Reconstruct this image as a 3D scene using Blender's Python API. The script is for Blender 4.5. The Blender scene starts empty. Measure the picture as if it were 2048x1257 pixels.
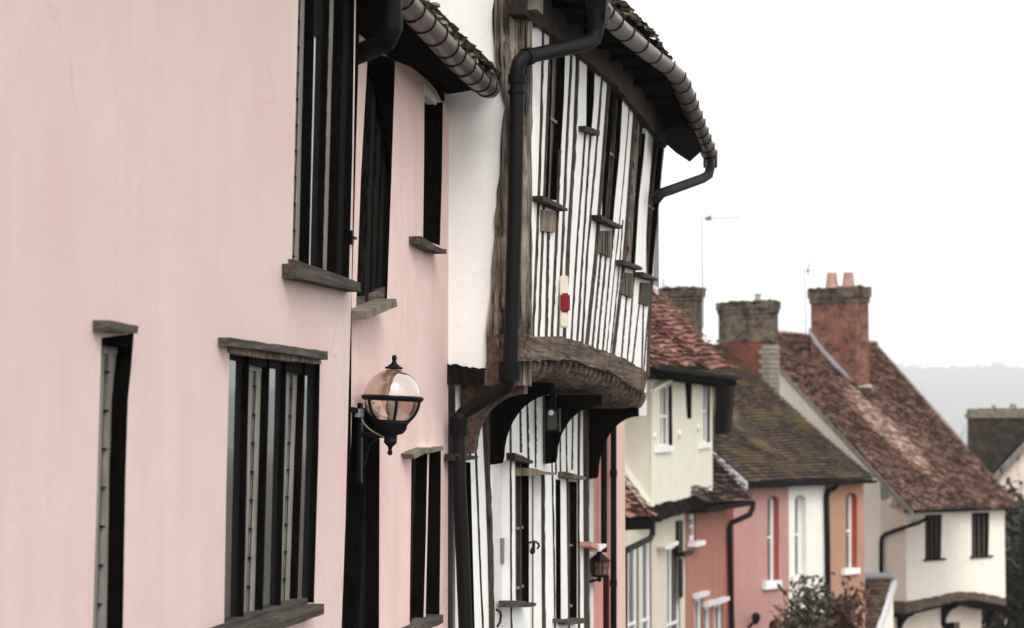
import bpy, bmesh, math, random
from mathutils import Vector, Matrix, Euler
from mathutils.geometry import tessellate_polygon

R = math.radians
sc = bpy.context.scene
col = sc.collection
rnd = random.Random(7)

# ---------------------------------------------------------------- camera
FPX, CX, CY = 4400.0, 1024.0, 628.5          # focal length and centre in photograph pixels
EYE = Vector((0, 0, 1.6))
YAW = math.atan2(906, FPX)
TILT = math.atan2(251.5, FPX)
cam_d = bpy.data.cameras.new('camera')
cam = bpy.data.objects.new('camera', cam_d)
col.objects.link(cam)
cam.location = EYE
cam.rotation_euler = Euler((math.pi / 2 + TILT, 0, YAW))
cam_d.sensor_width = 36
cam_d.lens = 36 * FPX / 2048
cam_d.clip_start = 0.1
cam_d.clip_end = 16000
cam_d.dof.use_dof = True
cam_d.dof.focus_distance = 12.3
cam_d.dof.aperture_fstop = 3.4
sc.camera = cam
CAMR = cam.rotation_euler.to_matrix()

# ---------------------------------------------------------------- overcast sky, weak wide sun
SUN_EL, SUN_AZ = 44, 152                      # azimuth from +Y clockwise: behind the camera, street side
world = bpy.data.worlds.new("World")
sc.world = world
world.use_nodes = True
wn = world.node_tree.nodes
wl = world.node_tree.links
sky = wn.new('ShaderNodeTexSky')
sky.sky_type = 'NISHITA'
sky.sun_disc = False
sky.sun_elevation = R(SUN_EL)
sky.sun_rotation = R(SUN_AZ)
sky.air_density = 1.0
sky.dust_density = 3.0
hs = wn.new('ShaderNodeHueSaturation')
hs.inputs['Saturation'].default_value = 0.06
hs.inputs['Value'].default_value = 1.0
bg = wn['Background']
bg.inputs['Strength'].default_value = 0.15
wl.new(sky.outputs[0], hs.inputs['Color'])
cl = wn.new('ShaderNodeMix')                  # an even cloud deck over the clear sky
cl.data_type = 'RGBA'
cl.inputs[0].default_value = 0.6
cl.inputs[7].default_value = (8.0, 8.1, 8.05, 1)
wl.new(hs.outputs[0], cl.inputs[6])
wl.new(cl.outputs[2], bg.inputs['Color'])
sun_d = bpy.data.lights.new('sun', 'SUN')
sun_d.energy = 0.85
sun_d.specular_factor = 0.1
sun_d.angle = R(25)
sun_d.color = (1.0, 0.97, 0.92)
sun = bpy.data.objects.new('sun', sun_d)
col.objects.link(sun)
sd = Vector((math.sin(R(SUN_AZ)) * math.cos(R(SUN_EL)), math.cos(R(SUN_AZ)) * math.cos(R(SUN_EL)), math.sin(R(SUN_EL))))
sun.rotation_euler = sd.to_track_quat('Z', 'Y').to_euler()
sun.location = (20, -20, 40)

sc.view_settings.view_transform = 'Standard'
sc.view_settings.look = 'None'
sc.view_settings.exposure = 0.81
sc.view_settings.gamma = 1.0
sc.render.engine = 'CYCLES'
sc.cycles.use_denoising = True
sc.cycles.max_bounces = 8
sc.cycles.transparent_max_bounces = 12
sc.cycles.volume_bounces = 1

# ---------------------------------------------------------------- materials
def N(nt, t, **kw):
    n = nt.nodes.new(t)
    for k, v in kw.items():
        setattr(n, k, v)
    return n

def mat(name):
    m = bpy.data.materials.new(name)
    m.use_nodes = True
    nt = m.node_tree
    b = nt.nodes['Principled BSDF']
    return m, nt, b, nt.links

def setp(b, rough=.8, spec=.3, metal=0.0):
    b.inputs['Roughness'].default_value = rough
    b.inputs['Specular IOR Level'].default_value = spec
    b.inputs['Metallic'].default_value = metal

def coords(nt, uv=False, scale=(1, 1, 1)):
    tc = N(nt, 'ShaderNodeTexCoord')
    mp = N(nt, 'ShaderNodeMapping')
    mp.inputs['Scale'].default_value = scale
    nt.links.new(tc.outputs['UV' if uv else 'Object'], mp.inputs['Vector'])
    return mp.outputs[0]

def noise(nt, vec, scale, detail=4, rough=.55, dist=0):
    n = N(nt, 'ShaderNodeTexNoise')
    n.inputs['Scale'].default_value = scale
    n.inputs['Detail'].default_value = detail
    n.inputs['Roughness'].default_value = rough
    n.inputs['Distortion'].default_value = dist
    nt.links.new(vec, n.inputs['Vector'])
    return n.outputs[0]

def ramp(nt, fac, stops):
    r = N(nt, 'ShaderNodeValToRGB')
    while len(r.color_ramp.elements) < len(stops):
        r.color_ramp.elements.new(.5)
    for e, (p, c) in zip(r.color_ramp.elements, stops):
        e.position = p
        e.color = (c[0], c[1], c[2], 1) if not isinstance(c, (int, float)) else (c, c, c, 1)
    nt.links.new(fac, r.inputs[0])
    return r.outputs[0]

def mix(nt, fac, a, b, mode='MIX'):
    m = N(nt, 'ShaderNodeMix', data_type='RGBA', blend_type=mode)
    for i, v in ((0, fac), (6, a), (7, b)):
        if isinstance(v, (int, float)):
            m.inputs[i].default_value = v
        elif isinstance(v, tuple):
            m.inputs[i].default_value = (v[0], v[1], v[2], 1)
        else:
            nt.links.new(v, m.inputs[i])
    return m.outputs[2]

def bump(nt, b, h, strength=.3, dist=.01):
    n = N(nt, 'ShaderNodeBump')
    n.inputs['Strength'].default_value = strength
    n.inputs['Distance'].default_value = dist
    nt.links.new(h, n.inputs['Height'])
    nt.links.new(n.outputs[0], b.inputs['Normal'])

def plaster(name, base, stain, blotch, streak=.5, bmp=.25, dirt=0.0):
    m, nt, b, L = mat(name)
    setp(b, .85, .2)
    o = coords(nt)
    st = coords(nt, scale=(3.2, 3.2, .28))
    f1 = ramp(nt, noise(nt, st, 2.2, 6, .6), [(.42, 0), (.72, 1)])
    f2 = ramp(nt, noise(nt, o, .9, 3), [(.35, 0), (.7, 1)])
    c = mix(nt, f2, base, blotch)
    m1 = N(nt, 'ShaderNodeMath', operation='MULTIPLY')
    L.new(f1, m1.inputs[0]); m1.inputs[1].default_value = streak
    c = mix(nt, m1.outputs[0], c, stain)
    pt = ramp(nt, noise(nt, o, 2.6, 7, .72, .5), [(.47, 0), (.53, 1)])      # limewash patches with ragged edges
    m3 = N(nt, 'ShaderNodeMath', operation='MULTIPLY')
    L.new(pt, m3.inputs[0]); m3.inputs[1].default_value = .22
    c = mix(nt, m3.outputs[0], c, stain)
    vo = N(nt, 'ShaderNodeTexVoronoi', feature='DISTANCE_TO_EDGE')          # hairline cracks, only here and there
    vo.inputs['Scale'].default_value = .9
    wv = N(nt, 'ShaderNodeVectorMath', operation='MULTIPLY_ADD')
    nz = N(nt, 'ShaderNodeTexNoise'); nz.inputs['Scale'].default_value = 3; nz.inputs['Detail'].default_value = 5
    L.new(o, nz.inputs['Vector']); L.new(nz.outputs[1], wv.inputs[0]); wv.inputs[1].default_value = (.35, .35, .35); L.new(o, wv.inputs[2])
    L.new(wv.outputs[0], vo.inputs['Vector'])
    ck = ramp(nt, vo.outputs['Distance'], [(.0, 1), (.006, 0)])
    gate = ramp(nt, noise(nt, o, .8, 2), [(.54, 0), (.6, .5)])
    m4 = N(nt, 'ShaderNodeMath', operation='MULTIPLY')
    L.new(ck, m4.inputs[0]); L.new(gate, m4.inputs[1])
    c = mix(nt, m4.outputs[0], c, tuple(x * .55 for x in base))
    fine = noise(nt, o, 55, 5, .65)
    c = mix(nt, .10, c, ramp(nt, fine, [(.3, .2), (.7, 1.0)]), 'MULTIPLY')
    sp = ramp(nt, noise(nt, o, 16, 2, .5), [(.73, 0), (.76, 1)])
    m2 = N(nt, 'ShaderNodeMath', operation='MULTIPLY')
    L.new(sp, m2.inputs[0]); m2.inputs[1].default_value = .12 + dirt
    c = mix(nt, m2.outputs[0], c, tuple(x * .35 for x in base))
    L.new(c, b.inputs['Base Color'])
    h = mix(nt, .5, noise(nt, o, 9, 6, .6), noise(nt, o, 70, 4, .7))
    h2 = mix(nt, .5, h, noise(nt, st, 3, 4))
    bump(nt, b, h2, bmp, .012)
    return m

def wood(name, dark, light, along_v=True, rough=.75, spec=.2, bmp=.5, lo=.35, hi=.7, fine=1.0):
    m, nt, b, L = mat(name)
    setp(b, rough, spec)
    s = (34 * fine, 34 * fine, 1.6 * fine) if along_v else (34 * fine, 1.6 * fine, 34 * fine)
    uv = coords(nt, False, s)
    o = coords(nt)
    g = noise(nt, uv, 1.4, 6, .65, .6)
    bl = noise(nt, o, 5, 4, .6)
    c = mix(nt, ramp(nt, g, [(lo, 0), (hi, 1)]), dark, light)
    c = mix(nt, ramp(nt, bl, [(.4, 0), (.75, .65)]), c, dark)
    L.new(c, b.inputs['Base Color'])
    bump(nt, b, g, bmp, .008)
    return m

def flat(name, c, rough=.6, spec=.3, var=.25, metal=0.0, bmp=.15, scale=14):
    m, nt, b, L = mat(name)
    setp(b, rough, spec, metal)
    o = coords(nt)
    n = noise(nt, o, scale, 5, .6)
    L.new(mix(nt, ramp(nt, n, [(.3, 0), (.75, 1)]), tuple(x * (1 - var) for x in c), tuple(min(1, x * (1 + var)) for x in c)), b.inputs['Base Color'])
    bump(nt, b, n, bmp, .006)
    return m

def tiles_mat(name, cols, patch, patch2, pr=(.5, .62), p2r=(.58, .7), pscale=1.6):
    """cols: dark to light, picked per tile by the 'tint' attribute; patch = lichen and moss colours"""
    m, nt, b, L = mat(name)
    setp(b, .9, .15)
    at = N(nt, 'ShaderNodeAttribute', attribute_name='tint')
    o = coords(nt)
    k = len(cols)
    c = ramp(nt, at.outputs['Fac'], [(i / (k - 1), x) for i, x in enumerate(cols)])
    c = mix(nt, ramp(nt, noise(nt, o, pscale, 6, .7), [(pr[0], 0), (pr[1], 1)]), c, patch)
    c = mix(nt, ramp(nt, noise(nt, o, pscale * 2.3, 5, .7, .4), [(p2r[0], 0), (p2r[1], 1)]), c, patch2)
    c = mix(nt, .4, c, ramp(nt, noise(nt, o, 22, 4, .7), [(.3, .35), (.7, 1.0)]), 'MULTIPLY')
    L.new(c, b.inputs['Base Color'])
    bump(nt, b, noise(nt, o, 30, 4), .4, .01)
    return m

def brick(name, c1, c2, mortar, stain, stain_range=(.5, .7), w=.23, h=.075):
    m, nt, b, L = mat(name)
    setp(b, .9, .15)
    uv = coords(nt, True)
    o = coords(nt)
    t = N(nt, 'ShaderNodeTexBrick')
    t.inputs['Scale'].default_value = 1
    t.inputs['Brick Width'].default_value = w
    t.inputs['Row Height'].default_value = h
    t.inputs['Mortar Size'].default_value = .009
    t.inputs['Mortar Smooth'].default_value = .2
    t.inputs['Color1'].default_value = (*c1, 1)
    t.inputs['Color2'].default_value = (*c2, 1)
    t.inputs['Mortar'].default_value = (*mortar, 1)
    L.new(uv, t.inputs['Vector'])
    c = mix(nt, ramp(nt, noise(nt, o, 3.2, 6, .75), [(stain_range[0], 0), (stain_range[1], .9)]), t.outputs[0], stain)
    c = mix(nt, .45, c, ramp(nt, noise(nt, o, 12, 4, .7), [(.3, .3), (.7, 1.0)]), 'MULTIPLY')
    L.new(c, b.inputs['Base Color'])
    inv = ramp(nt, t.outputs[1], [(0, 1), (1, 0)])
    bump(nt, b, inv, .6, .012)
    return m

def glass_mat(name, base=(.015, .016, .017), ior=2.9, wob=.02, rough=.02):
    m, nt, b, L = mat(name)
    b.inputs['Base Color'].default_value = (*base, 1)
    b.inputs['Roughness'].default_value = rough
    b.inputs['IOR'].default_value = ior
    bump(nt, b, noise(nt, coords(nt), 2.2, 2), wob, .05)
    return m

MT = {}
MT['pink_near'] = plaster('pale_pink_plaster', (.665, .525, .485), (.60, .43, .40), (.64, .463, .432), .45, .22)
MT['pink_far'] = plaster('rose_pink_plaster', (.77, .575, .53), (.64, .43, .39), (.74, .53, .485), .45, .25)
MT['white'] = plaster('white_limewash', (.89, .88, .85), (.77, .75, .71), (.87, .855, .82), .35, .22)
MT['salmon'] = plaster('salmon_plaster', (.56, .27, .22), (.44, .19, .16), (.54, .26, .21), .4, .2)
MT['salmon_lit'] = plaster('lit_salmon_plaster', (.72, .50, .43), (.6, .38, .32), (.7, .46, .4), .4, .2)  # the salmon plaster with a lit tone mixed into its colour
MT['cream'] = plaster('cream_plaster', (.74, .71, .60), (.62, .58, .46), (.73, .69, .57), .4, .25)
MT['cream_pale'] = plaster('pale_cream_plaster', (.88, .81, .72), (.77, .69, .59), (.87, .80, .70), .35, .2)
MT['cream_pink'] = plaster('pinkish_cream_plaster', (.78, .66, .57), (.66, .53, .44), (.76, .64, .55), .35, .2)
MT['cream_shaded'] = plaster('shaded_cream_plaster', (.62, .56, .46), (.5, .44, .35), (.6, .54, .44), .35, .2)  # cream of the jettied house with shade mixed into the colour
MT['terracotta'] = plaster('terracotta_plaster', (.37, .16, .11), (.28, .105, .075), (.37, .165, .12), .5, .2)
MT['rose'] = plaster('dusty_rose_plaster', (.45, .25, .22), (.38, .19, .17), (.43, .24, .21), .4, .2)
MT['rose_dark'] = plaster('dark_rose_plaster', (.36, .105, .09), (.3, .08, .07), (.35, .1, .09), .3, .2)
MT['orange'] = plaster('orange_plaster', (.41, .23, .155), (.35, .175, .115), (.40, .22, .15), .4, .2)
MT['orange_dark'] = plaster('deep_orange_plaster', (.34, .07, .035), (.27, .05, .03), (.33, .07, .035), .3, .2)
MT['offwhite'] = plaster('offwhite_plaster', (.80, .78, .71), (.7, .67, .6), (.79, .77, .7), .3, .2)
MT['black_wood'] = wood('black_painted_timber', (.003, .0028, .0025), (.007, .006, .005), rough=.9, spec=.0, bmp=.3)
MT['black_worn'] = wood('worn_black_timber', (.004, .0036, .003), (.045, .038, .031), rough=.8, spec=.04, bmp=.7, lo=.45, hi=.85)
MT['grey_wood'] = wood('grey_weathered_timber', (.10, .085, .072), (.34, .30, .26), True, .85)
MT['grey_wood_h'] = wood('grey_weathered_board', (.034, .028, .024), (.15, .127, .11), False, .85, .05, bmp=.7)
MT['sash_grey'] = wood('grey_casement_timber', (.17, .155, .135), (.33, .30, .265), True, .8, bmp=.3)
MT['dark_wood_h'] = wood('dark_brown_beam', (.013, .009, .007), (.062, .044, .036), False, .8, bmp=.8)
MT['dark_wood'] = wood('dark_brown_stud', (.018, .0125, .009), (.10, .074, .056), True, .8, bmp=.6)
MT['old_oak'] = wood('old_grey_oak', (.014, .010, .008), (.40, .335, .27), True, .95, .05, bmp=1.0, lo=.40, hi=.68, fine=.55)
MT['old_oak_h'] = wood('old_grey_oak_beam', (.035, .025, .019), (.27, .205, .16), False, .9, .05, bmp=1.0, lo=.36, hi=.72, fine=.7)
MT['oak_tan'] = wood('tan_oak', (.07, .05, .035), (.42, .34, .26), True, .85, bmp=1.0, fine=.5)
MT['red_oak'] = wood('red_brown_oak', (.045, .026, .02), (.19, .12, .095), False, .85, bmp=.8, fine=.6)
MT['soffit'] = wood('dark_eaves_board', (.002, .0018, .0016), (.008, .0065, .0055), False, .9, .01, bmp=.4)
MT['mossy_stone'] = flat('mossy_grey_stone', (.17, .15, .115), .95, .1, .5, scale=9, bmp=.6)
MT['pale_stone'] = flat('pale_broken_plaster', (.62, .53, .44), .95, .1, .3, scale=9, bmp=.6)
MT['white_paint'] = flat('white_gloss_paint', (.80, .79, .77), .4, .4, .05)
MT['white_door'] = flat('white_door_paint', (.66, .63, .62), .5, .4, .06, scale=4)
MT['cream_paint'] = flat('cream_paint', (.72, .69, .58), .5, .3, .08)
MT['black_iron'] = flat('black_iron', (.005, .005, .0052), .5, .12, .3, bmp=.05)
MT['black_plastic'] = flat('black_pipe_paint', (.005, .0048, .0046), .55, .08, .25, bmp=.05, scale=5)
MT['grey_pipe'] = flat('dark_grey_pipe_paint', (.006, .0055, .0053), .5, .11, .2, bmp=.05, scale=5)
MT['gutter'] = wood('brown_grey_gutter', (.075, .055, .046), (.23, .18, .155), False, .36, .5, bmp=.15, fine=.5)
MT['lead'] = flat('grey_lead', (.30, .30, .32), .5, .4, .2, bmp=.2)
MT['white_lead'] = flat('pale_lead', (.62, .62, .63), .5, .4, .1, bmp=.2)
MT['glass'] = glass_mat('window_glass')
MT['glass_brown'] = glass_mat('brown_leaded_glass', (.11, .082, .066), 1.3, .05, .4)
MT['glass_grey'] = glass_mat('grey_leaded_glass', (.085, .078, .07), 1.35, .05, .3)
MT['red_plastic'] = flat('red_lens', (.20, .003, .010), .25, .5, .15, bmp=0)
MT['cream_plastic'] = flat('cream_plastic', (.68, .62, .49), .4, .4, .06, bmp=0)
MT['letter'] = flat('grey_brass', (.19, .165, .14), .45, .5, .2)
MT['clay'] = flat('clay_pot', (.40, .24, .20), .85, .2, .25, scale=6)
MT['moss'] = flat('green_moss', (.075, .07, .02), .95, .1, .5, scale=8, bmp=.8)
MT['aerial'] = flat('aerial_metal', (.20, .20, .195), .6, .1, .1)
MT['bulb'] = flat('frosted_bulb', (.34, .31, .27), .5, .1, .05, bmp=0)
MT['cable'] = flat('grey_cable', (.42, .40, .37), .5, .3, .1)
MT['tile_brown'] = tiles_mat('brown_clay_tiles', [(.035, .022, .018), (.09, .052, .04), (.15, .085, .064)], (.055, .045, .02), (.17, .12, .085), (.55, .68), (.62, .74))
MT['tile_near'] = tiles_mat('mossy_clay_tiles', [(.02, .014, .011), (.08, .055, .04), (.17, .12, .085)], (.16, .13, .075), (.22, .15, .10), (.42, .56), (.6, .7), 5)
MT['tile_red'] = tiles_mat('red_clay_tiles', [(.14, .062, .044), (.26, .115, .08), (.35, .175, .13)], (.10, .06, .045), (.42, .22, .16), (.60, .74), (.62, .74), 1.4)
MT['tile_mottled'] = tiles_mat('mottled_clay_tiles', [(.075, .042, .03), (.18, .09, .062), (.28, .15, .112)], (.065, .042, .031), (.46, .28, .225), (.54, .63), (.485, .58), 1.9)
MT['tile_dark'] = tiles_mat('dark_slate_tiles', [(.032, .022, .017), (.075, .05, .038), (.13, .085, .062)], (.135, .098, .045), (.12, .07, .05), (.5, .62), (.6, .7), 1.2)
MT['brick_red'] = brick('red_brick', (.20, .06, .038), (.27, .105, .07), (.26, .18, .14), (.05, .033, .026), (.44, .62))
MT['brick_plain'] = brick('deep_red_brick', (.17, .05, .034), (.22, .07, .048), (.15, .065, .048), (.055, .025, .02), (.5, .72))
MT['brick_grey'] = brick('grey_brown_brick', (.17, .13, .098), (.075, .047, .034), (.23, .19, .15), (.03, .023, .018), (.44, .58), .2, .075)
MT['brick_black'] = brick('soot_stained_brick', (.055, .037, .027), (.034, .023, .017), (.10, .075, .055), (.016, .012, .009), (.42, .56))
MT['quoin'] = brick('pale_quoin_brick', (.32, .275, .22), (.25, .21, .165), (.26, .22, .18), (.12, .09, .07), (.55, .75), .2, .09)
MT['asphalt'] = flat('asphalt', (.05, .05, .05), .9, .2, .2, scale=30)
MT['paving'] = flat('paving_stone', (.26, .245, .225), .9, .2, .2, scale=4)
MT['earth'] = flat('grass_ground', (.12, .105, .085), .95, .1, .4, scale=.4)
MT['hill'] = flat('wooded_hill', (.05, .055, .04), .95, .1, .4, scale=.02)
MT['twig'] = flat('bare_twigs', (.07, .055, .042), .9, .1, .3)
MT['dead_leaf'] = flat('pale_blossom', (.42, .33, .28), .9, .1, .3)
MT['leaf_green'] = flat('dark_green_leaf', (.06, .062, .032), .55, .3, .5, scale=3)
MT['leaf_olive'] = flat('olive_leaf', (.085, .066, .044), .6, .3, .4, scale=3)
MT['leaf_red'] = flat('reddish_leaf', (.10, .045, .035), .6, .3, .4, scale=3)
MT['leaf_dark'] = flat('dark_evergreen_leaf', (.022, .021, .013), .6, .3, .5, scale=3)
# ---------------------------------------------------------------- geometry helpers
def ray(px, py):
    return (CAMR @ Vector(((px - CX) / FPX, -(py - CY) / FPX, -1))).normalized()

def angle(px):
    """horizontal angle of a photograph column from the street axis, + to the left"""
    return YAW - math.atan2(px - CX, FPX)

def at_dist(px, py, Y):
    d = ray(px, py)
    return EYE + d * (Y / d.y)

class Facade:
    """a vertical wall plane: origin o, horizontal direction u, outward normal n"""
    def __init__(s, o, u):
        s.o = Vector((o[0], o[1], 0))
        s.u = Vector((u[0], u[1], 0)).normalized()
        s.n = Vector((s.u.y, -s.u.x, 0))
    def w(s, u, z, n=0.0):
        return s.o + s.u * u + s.n * n + Vector((0, 0, z))
    def p(s, px, py, n=0.0):
        d = ray(px, py)
        o = s.o + s.n * n
        t = (o - EYE).dot(s.n) / d.dot(s.n)
        q = EYE + d * t
        return ((q - s.o).dot(s.u), q.z)
    def P(s, pts, n=0.0):
        return [s.p(x, y, n) for x, y in pts]

def resample(pl, k):
    L = [0]
    for a, b in zip(pl, pl[1:]):
        L.append(L[-1] + math.dist(a, b))
    out = []
    for i in range(k + 1):
        t = L[-1] * i / k
        j = 0
        while j < len(pl) - 2 and L[j + 1] < t:
            j += 1
        f = (t - L[j]) / max(1e-9, L[j + 1] - L[j])
        out.append(tuple(x + (y - x) * f for x, y in zip(pl[j], pl[j + 1])))
    return out

class MB:
    def __init__(s):
        s.v, s.f, s.t = [], [], []
        s.smooth = False
    def face(s, pts, tint=.5):
        b = len(s.v)
        s.v += [Vector(p) for p in pts]
        s.f.append(list(range(b, b + len(pts))))
        s.t.append(tint)
    def rings(s, rings, close=True, caps=True, tint=.5):
        b = len(s.v)
        k = len(rings[0])
        for r in rings:
            s.v += [Vector(p) for p in r]
        for i in range(len(rings) - 1):
            for j in range(k if close else k - 1):
                j2 = (j + 1) % k
                s.f.append([b + i * k + j, b + i * k + j2, b + (i + 1) * k + j2, b + (i + 1) * k + j])
                s.t.append(tint)
        if caps:
            s.f.append([b + j for j in range(k)][::-1]); s.t.append(tint)
            s.f.append([b + (len(rings) - 1) * k + j for j in range(k)]); s.t.append(tint)
        return s
    def strip(s, F, A, B, n0, n1, seg=1, jit=0.0):
        """solid between the edge lines A and B (u,z) of facade F, from depth n0 to n1"""
        if seg > 1:
            A, B = resample(A, seg), resample(B, seg)
        rs = []
        for a, b in zip(A, B):
            j = lambda: rnd.uniform(-jit, jit)
            rs.append([F.w(a[0] + j(), a[1] + j(), n1 + j() * .6), F.w(b[0] + j(), b[1] + j(), n1 + j() * .6),
                       F.w(b[0], b[1], n0), F.w(a[0], a[1], n0)])
        return s.rings(rs)
    def prism(s, F, poly, n0, n1):
        k = len(poly)
        fr = [F.w(u, z, n1) for u, z in poly]
        bk = [F.w(u, z, n0) for u, z in poly]
        tri = tessellate_polygon([[Vector((u, z, 0)) for u, z in poly]])
        for t in tri:
            s.face([fr[i] for i in t]); s.face([bk[i] for i in t[::-1]])
        for i in range(k):
            j = (i + 1) % k
            s.face([fr[i], fr[j], bk[j], bk[i]])
        return s
    def box(s, F, u0, u1, z0, z1, n0, n1):
        return s.prism(F, [(u0, z0), (u1, z0), (u1, z1), (u0, z1)], n0, n1)
    def wall(s, F, outer, holes=(), n=0.0, reveal=0.0, full=()):
        loops = [[Vector((u, z, 0)) for u, z in lp] for lp in [outer] + list(holes)]
        flatv = [p for lp in loops for p in lp]
        b = len(s.v)
        s.v += [F.w(p.x, p.y, n) for p in flatv]
        for t in tessellate_polygon(loops):
            s.f.append([b + i for i in t]); s.t.append(.5)
        if reveal:
            for ih, lp in enumerate(holes):
                for a, c in zip(lp, lp[1:] + lp[:1]):
                    if ih not in full and c[1] < a[1] and abs(a[1] - c[1]) > abs(a[0] - c[0]):
                        continue               # the far jamb is timber, built with the window
                    s.face([F.w(*a, n), F.w(*c, n), F.w(*c, n - reveal), F.w(*a, n - reveal)])
        return s
    def tube(s, pts, r, k=10, caps=True):
        pts = [Vector(p) for p in pts]
        rs = []
        up = None
        for i, p in enumerate(pts):
            d = ((pts[min(i + 1, len(pts) - 1)] - p).normalized() + (p - pts[max(i - 1, 0)]).normalized())
            d = d.normalized() if d.length > 1e-6 else Vector((0, 0, 1))
            if up is None:
                up = Vector((0, 0, 1)) if abs(d.z) < .9 else Vector((1, 0, 0))
            a = d.cross(up).normalized()
            up = a.cross(d).normalized()
            rr = r[i] if isinstance(r, (list, tuple)) else r
            rs.append([p + (a * math.cos(2 * math.pi * q / k) + up * math.sin(2 * math.pi * q / k)) * rr for q in range(k)])
        s.smooth = True
        return s.rings(rs, True, caps)
    def lathe(s, c, prof, k=32, axis=None, caps=False):
        """prof: (radius, height) pairs round c"""
        ax = Vector(axis).normalized() if axis else Vector((0, 0, 1))
        a = ax.orthogonal().normalized()
        b = ax.cross(a)
        c = Vector(c)
        rs = [[c + ax * h + (a * math.cos(2 * math.pi * q / k) + b * math.sin(2 * math.pi * q / k)) * max(r, 1e-4) for q in range(k)] for r, h in prof]
        s.smooth = True
        return s.rings(rs, True, caps)
    def build(s, name, m, parent=None, bevel=0.0, smooth=None, merge=False):
        root = parent
        while root is not None and root.parent is not None:
            root = root.parent
        off = root.location if root is not None else Vector((0, 0, 0))
        me = bpy.data.meshes.new(name)
        me.from_pydata([v - off for v in s.v], [], s.f)
        uvl = me.uv_layers.new(name='UVMap')
        att = me.attributes.new('tint', 'FLOAT', 'FACE')
        for i, (poly, t) in enumerate(zip(me.polygons, s.t)):
            att.data[i].value = t
        me.update()
        for poly in me.polygons:
            nn = poly.normal
            if abs(nn.z) > .98:
                a, b = Vector((1, 0, 0)), Vector((0, 1, 0))
            else:
                a = Vector((-nn.y, nn.x, 0)).normalized()
                if a.y < -1e-4 or (abs(a.y) < 1e-4 and a.x < 0):
                    a = -a
                b = nn.cross(a).normalized()
                if b.z < 0:
                    b = -b
            for li in poly.loop_indices:
                p = me.vertices[me.loops[li].vertex_index].co
                uvl.data[li].uv = (p.dot(a), p.dot(b))
        bm = bmesh.new()
        bm.from_mesh(me)
        if merge or bevel:
            bmesh.ops.remove_doubles(bm, verts=bm.verts, dist=1e-5)
        if bevel:
            bmesh.ops.recalc_face_normals(bm, faces=bm.faces)
            es = [e for e in bm.edges if len(e.link_faces) == 2 and e.calc_face_angle(0) > .6]
            bmesh.ops.bevel(bm, geom=es, offset=bevel, segments=2, affect='EDGES', clamp_overlap=True)
        else:
            bmesh.ops.recalc_face_normals(bm, faces=bm.faces)
        bm.to_mesh(me)
        bm.free()
        if s.smooth if smooth is None else smooth:
            for p in me.polygons:
                p.use_smooth = True
            me.set_sharp_from_angle(angle=R(50))
        me.materials.append(MT[m] if isinstance(m, str) else m)
        o = bpy.data.objects.new(name, me)
        col.objects.link(o)
        if parent is not None:
            o.parent = parent
        return o

def thing(name, label, cat, loc, group=None):
    o = bpy.data.objects.new(name, None)
    col.objects.link(o)
    o.location = loc
    o.empty_display_size = .2
    o['label'] = label
    o['category'] = cat
    if group:
        o['group'] = group
    return o

def tag(o, label, cat, group=None):
    o['label'] = label
    o['category'] = cat
    if group:
        o['group'] = group
    return o

def tile_slope(mb, E, Rg, tw, ex, th, rise=.02, jit=.012, wav=.03, droop=0.0):
    """rows of lapped tiles from the eaves polyline E up to the ridge polyline Rg"""
    up = (Vector(Rg[0]) - Vector(E[0]))
    nrm = (Vector(E[-1]) - Vector(E[0])).cross(up).normalized()
    if nrm.z < 0:
        nrm = -nrm
    ncol = max(2, int(sum((Vector(b) - Vector(a)).length for a, b in zip(E, E[1:])) / tw))
    nrow = max(2, int(up.length / ex))
    Es, Rs = resample([tuple(p) for p in E], ncol), resample([tuple(p) for p in Rg], ncol)
    ph = rnd.uniform(0, 9)
    def pt(i, f):
        i = max(0, min(ncol, i))
        i0 = min(int(i), ncol - 1)
        fr = i - i0
        e = Vector(Es[i0]).lerp(Vector(Es[i0 + 1]), fr)
        r = Vector(Rs[i0]).lerp(Vector(Rs[i0 + 1]), fr)
        w = wav * (math.sin(i * .33 + ph) * math.sin(f * 5 + ph) + .6 * math.sin(i * .12 + f * 7))
        return e.lerp(r, f) + nrm * w
    for rr in range(nrow):
        f0, f1 = rr / nrow, (rr + 1.35) / nrow
        half = .5 * (rr % 2)
        for c in range(-1, ncol):
            a, b = c + half, c + 1 + half
            if b <= 0 or a >= ncol:
                continue
            t = rnd.random()
            d0 = rnd.uniform(-jit, jit) * (1 if rr else 1.6)
            l0, l1 = th + rise + rnd.uniform(0, jit), th + rise + rnd.uniform(0, jit)
            dirv = (pt(a, min(1, f1)) - pt(a, f0)).normalized()
            p0, p1 = pt(a + .02, f0) + nrm * l0 - dirv * d0, pt(b - .02, f0) + nrm * l1 - dirv * d0
            p2, p3 = pt(b - .02, min(1, f1)) + nrm * th * .3, pt(a + .02, min(1, f1)) + nrm * th * .3
            mb.face([p0, p1, p2, p3], t)
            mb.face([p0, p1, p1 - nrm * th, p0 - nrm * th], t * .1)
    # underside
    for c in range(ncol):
        mb.face([pt(c, 0) - nrm * .01, pt(c + 1, 0) - nrm * .01, pt(c + 1, 1) - nrm * .01, pt(c, 1) - nrm * .01], .1)

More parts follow.
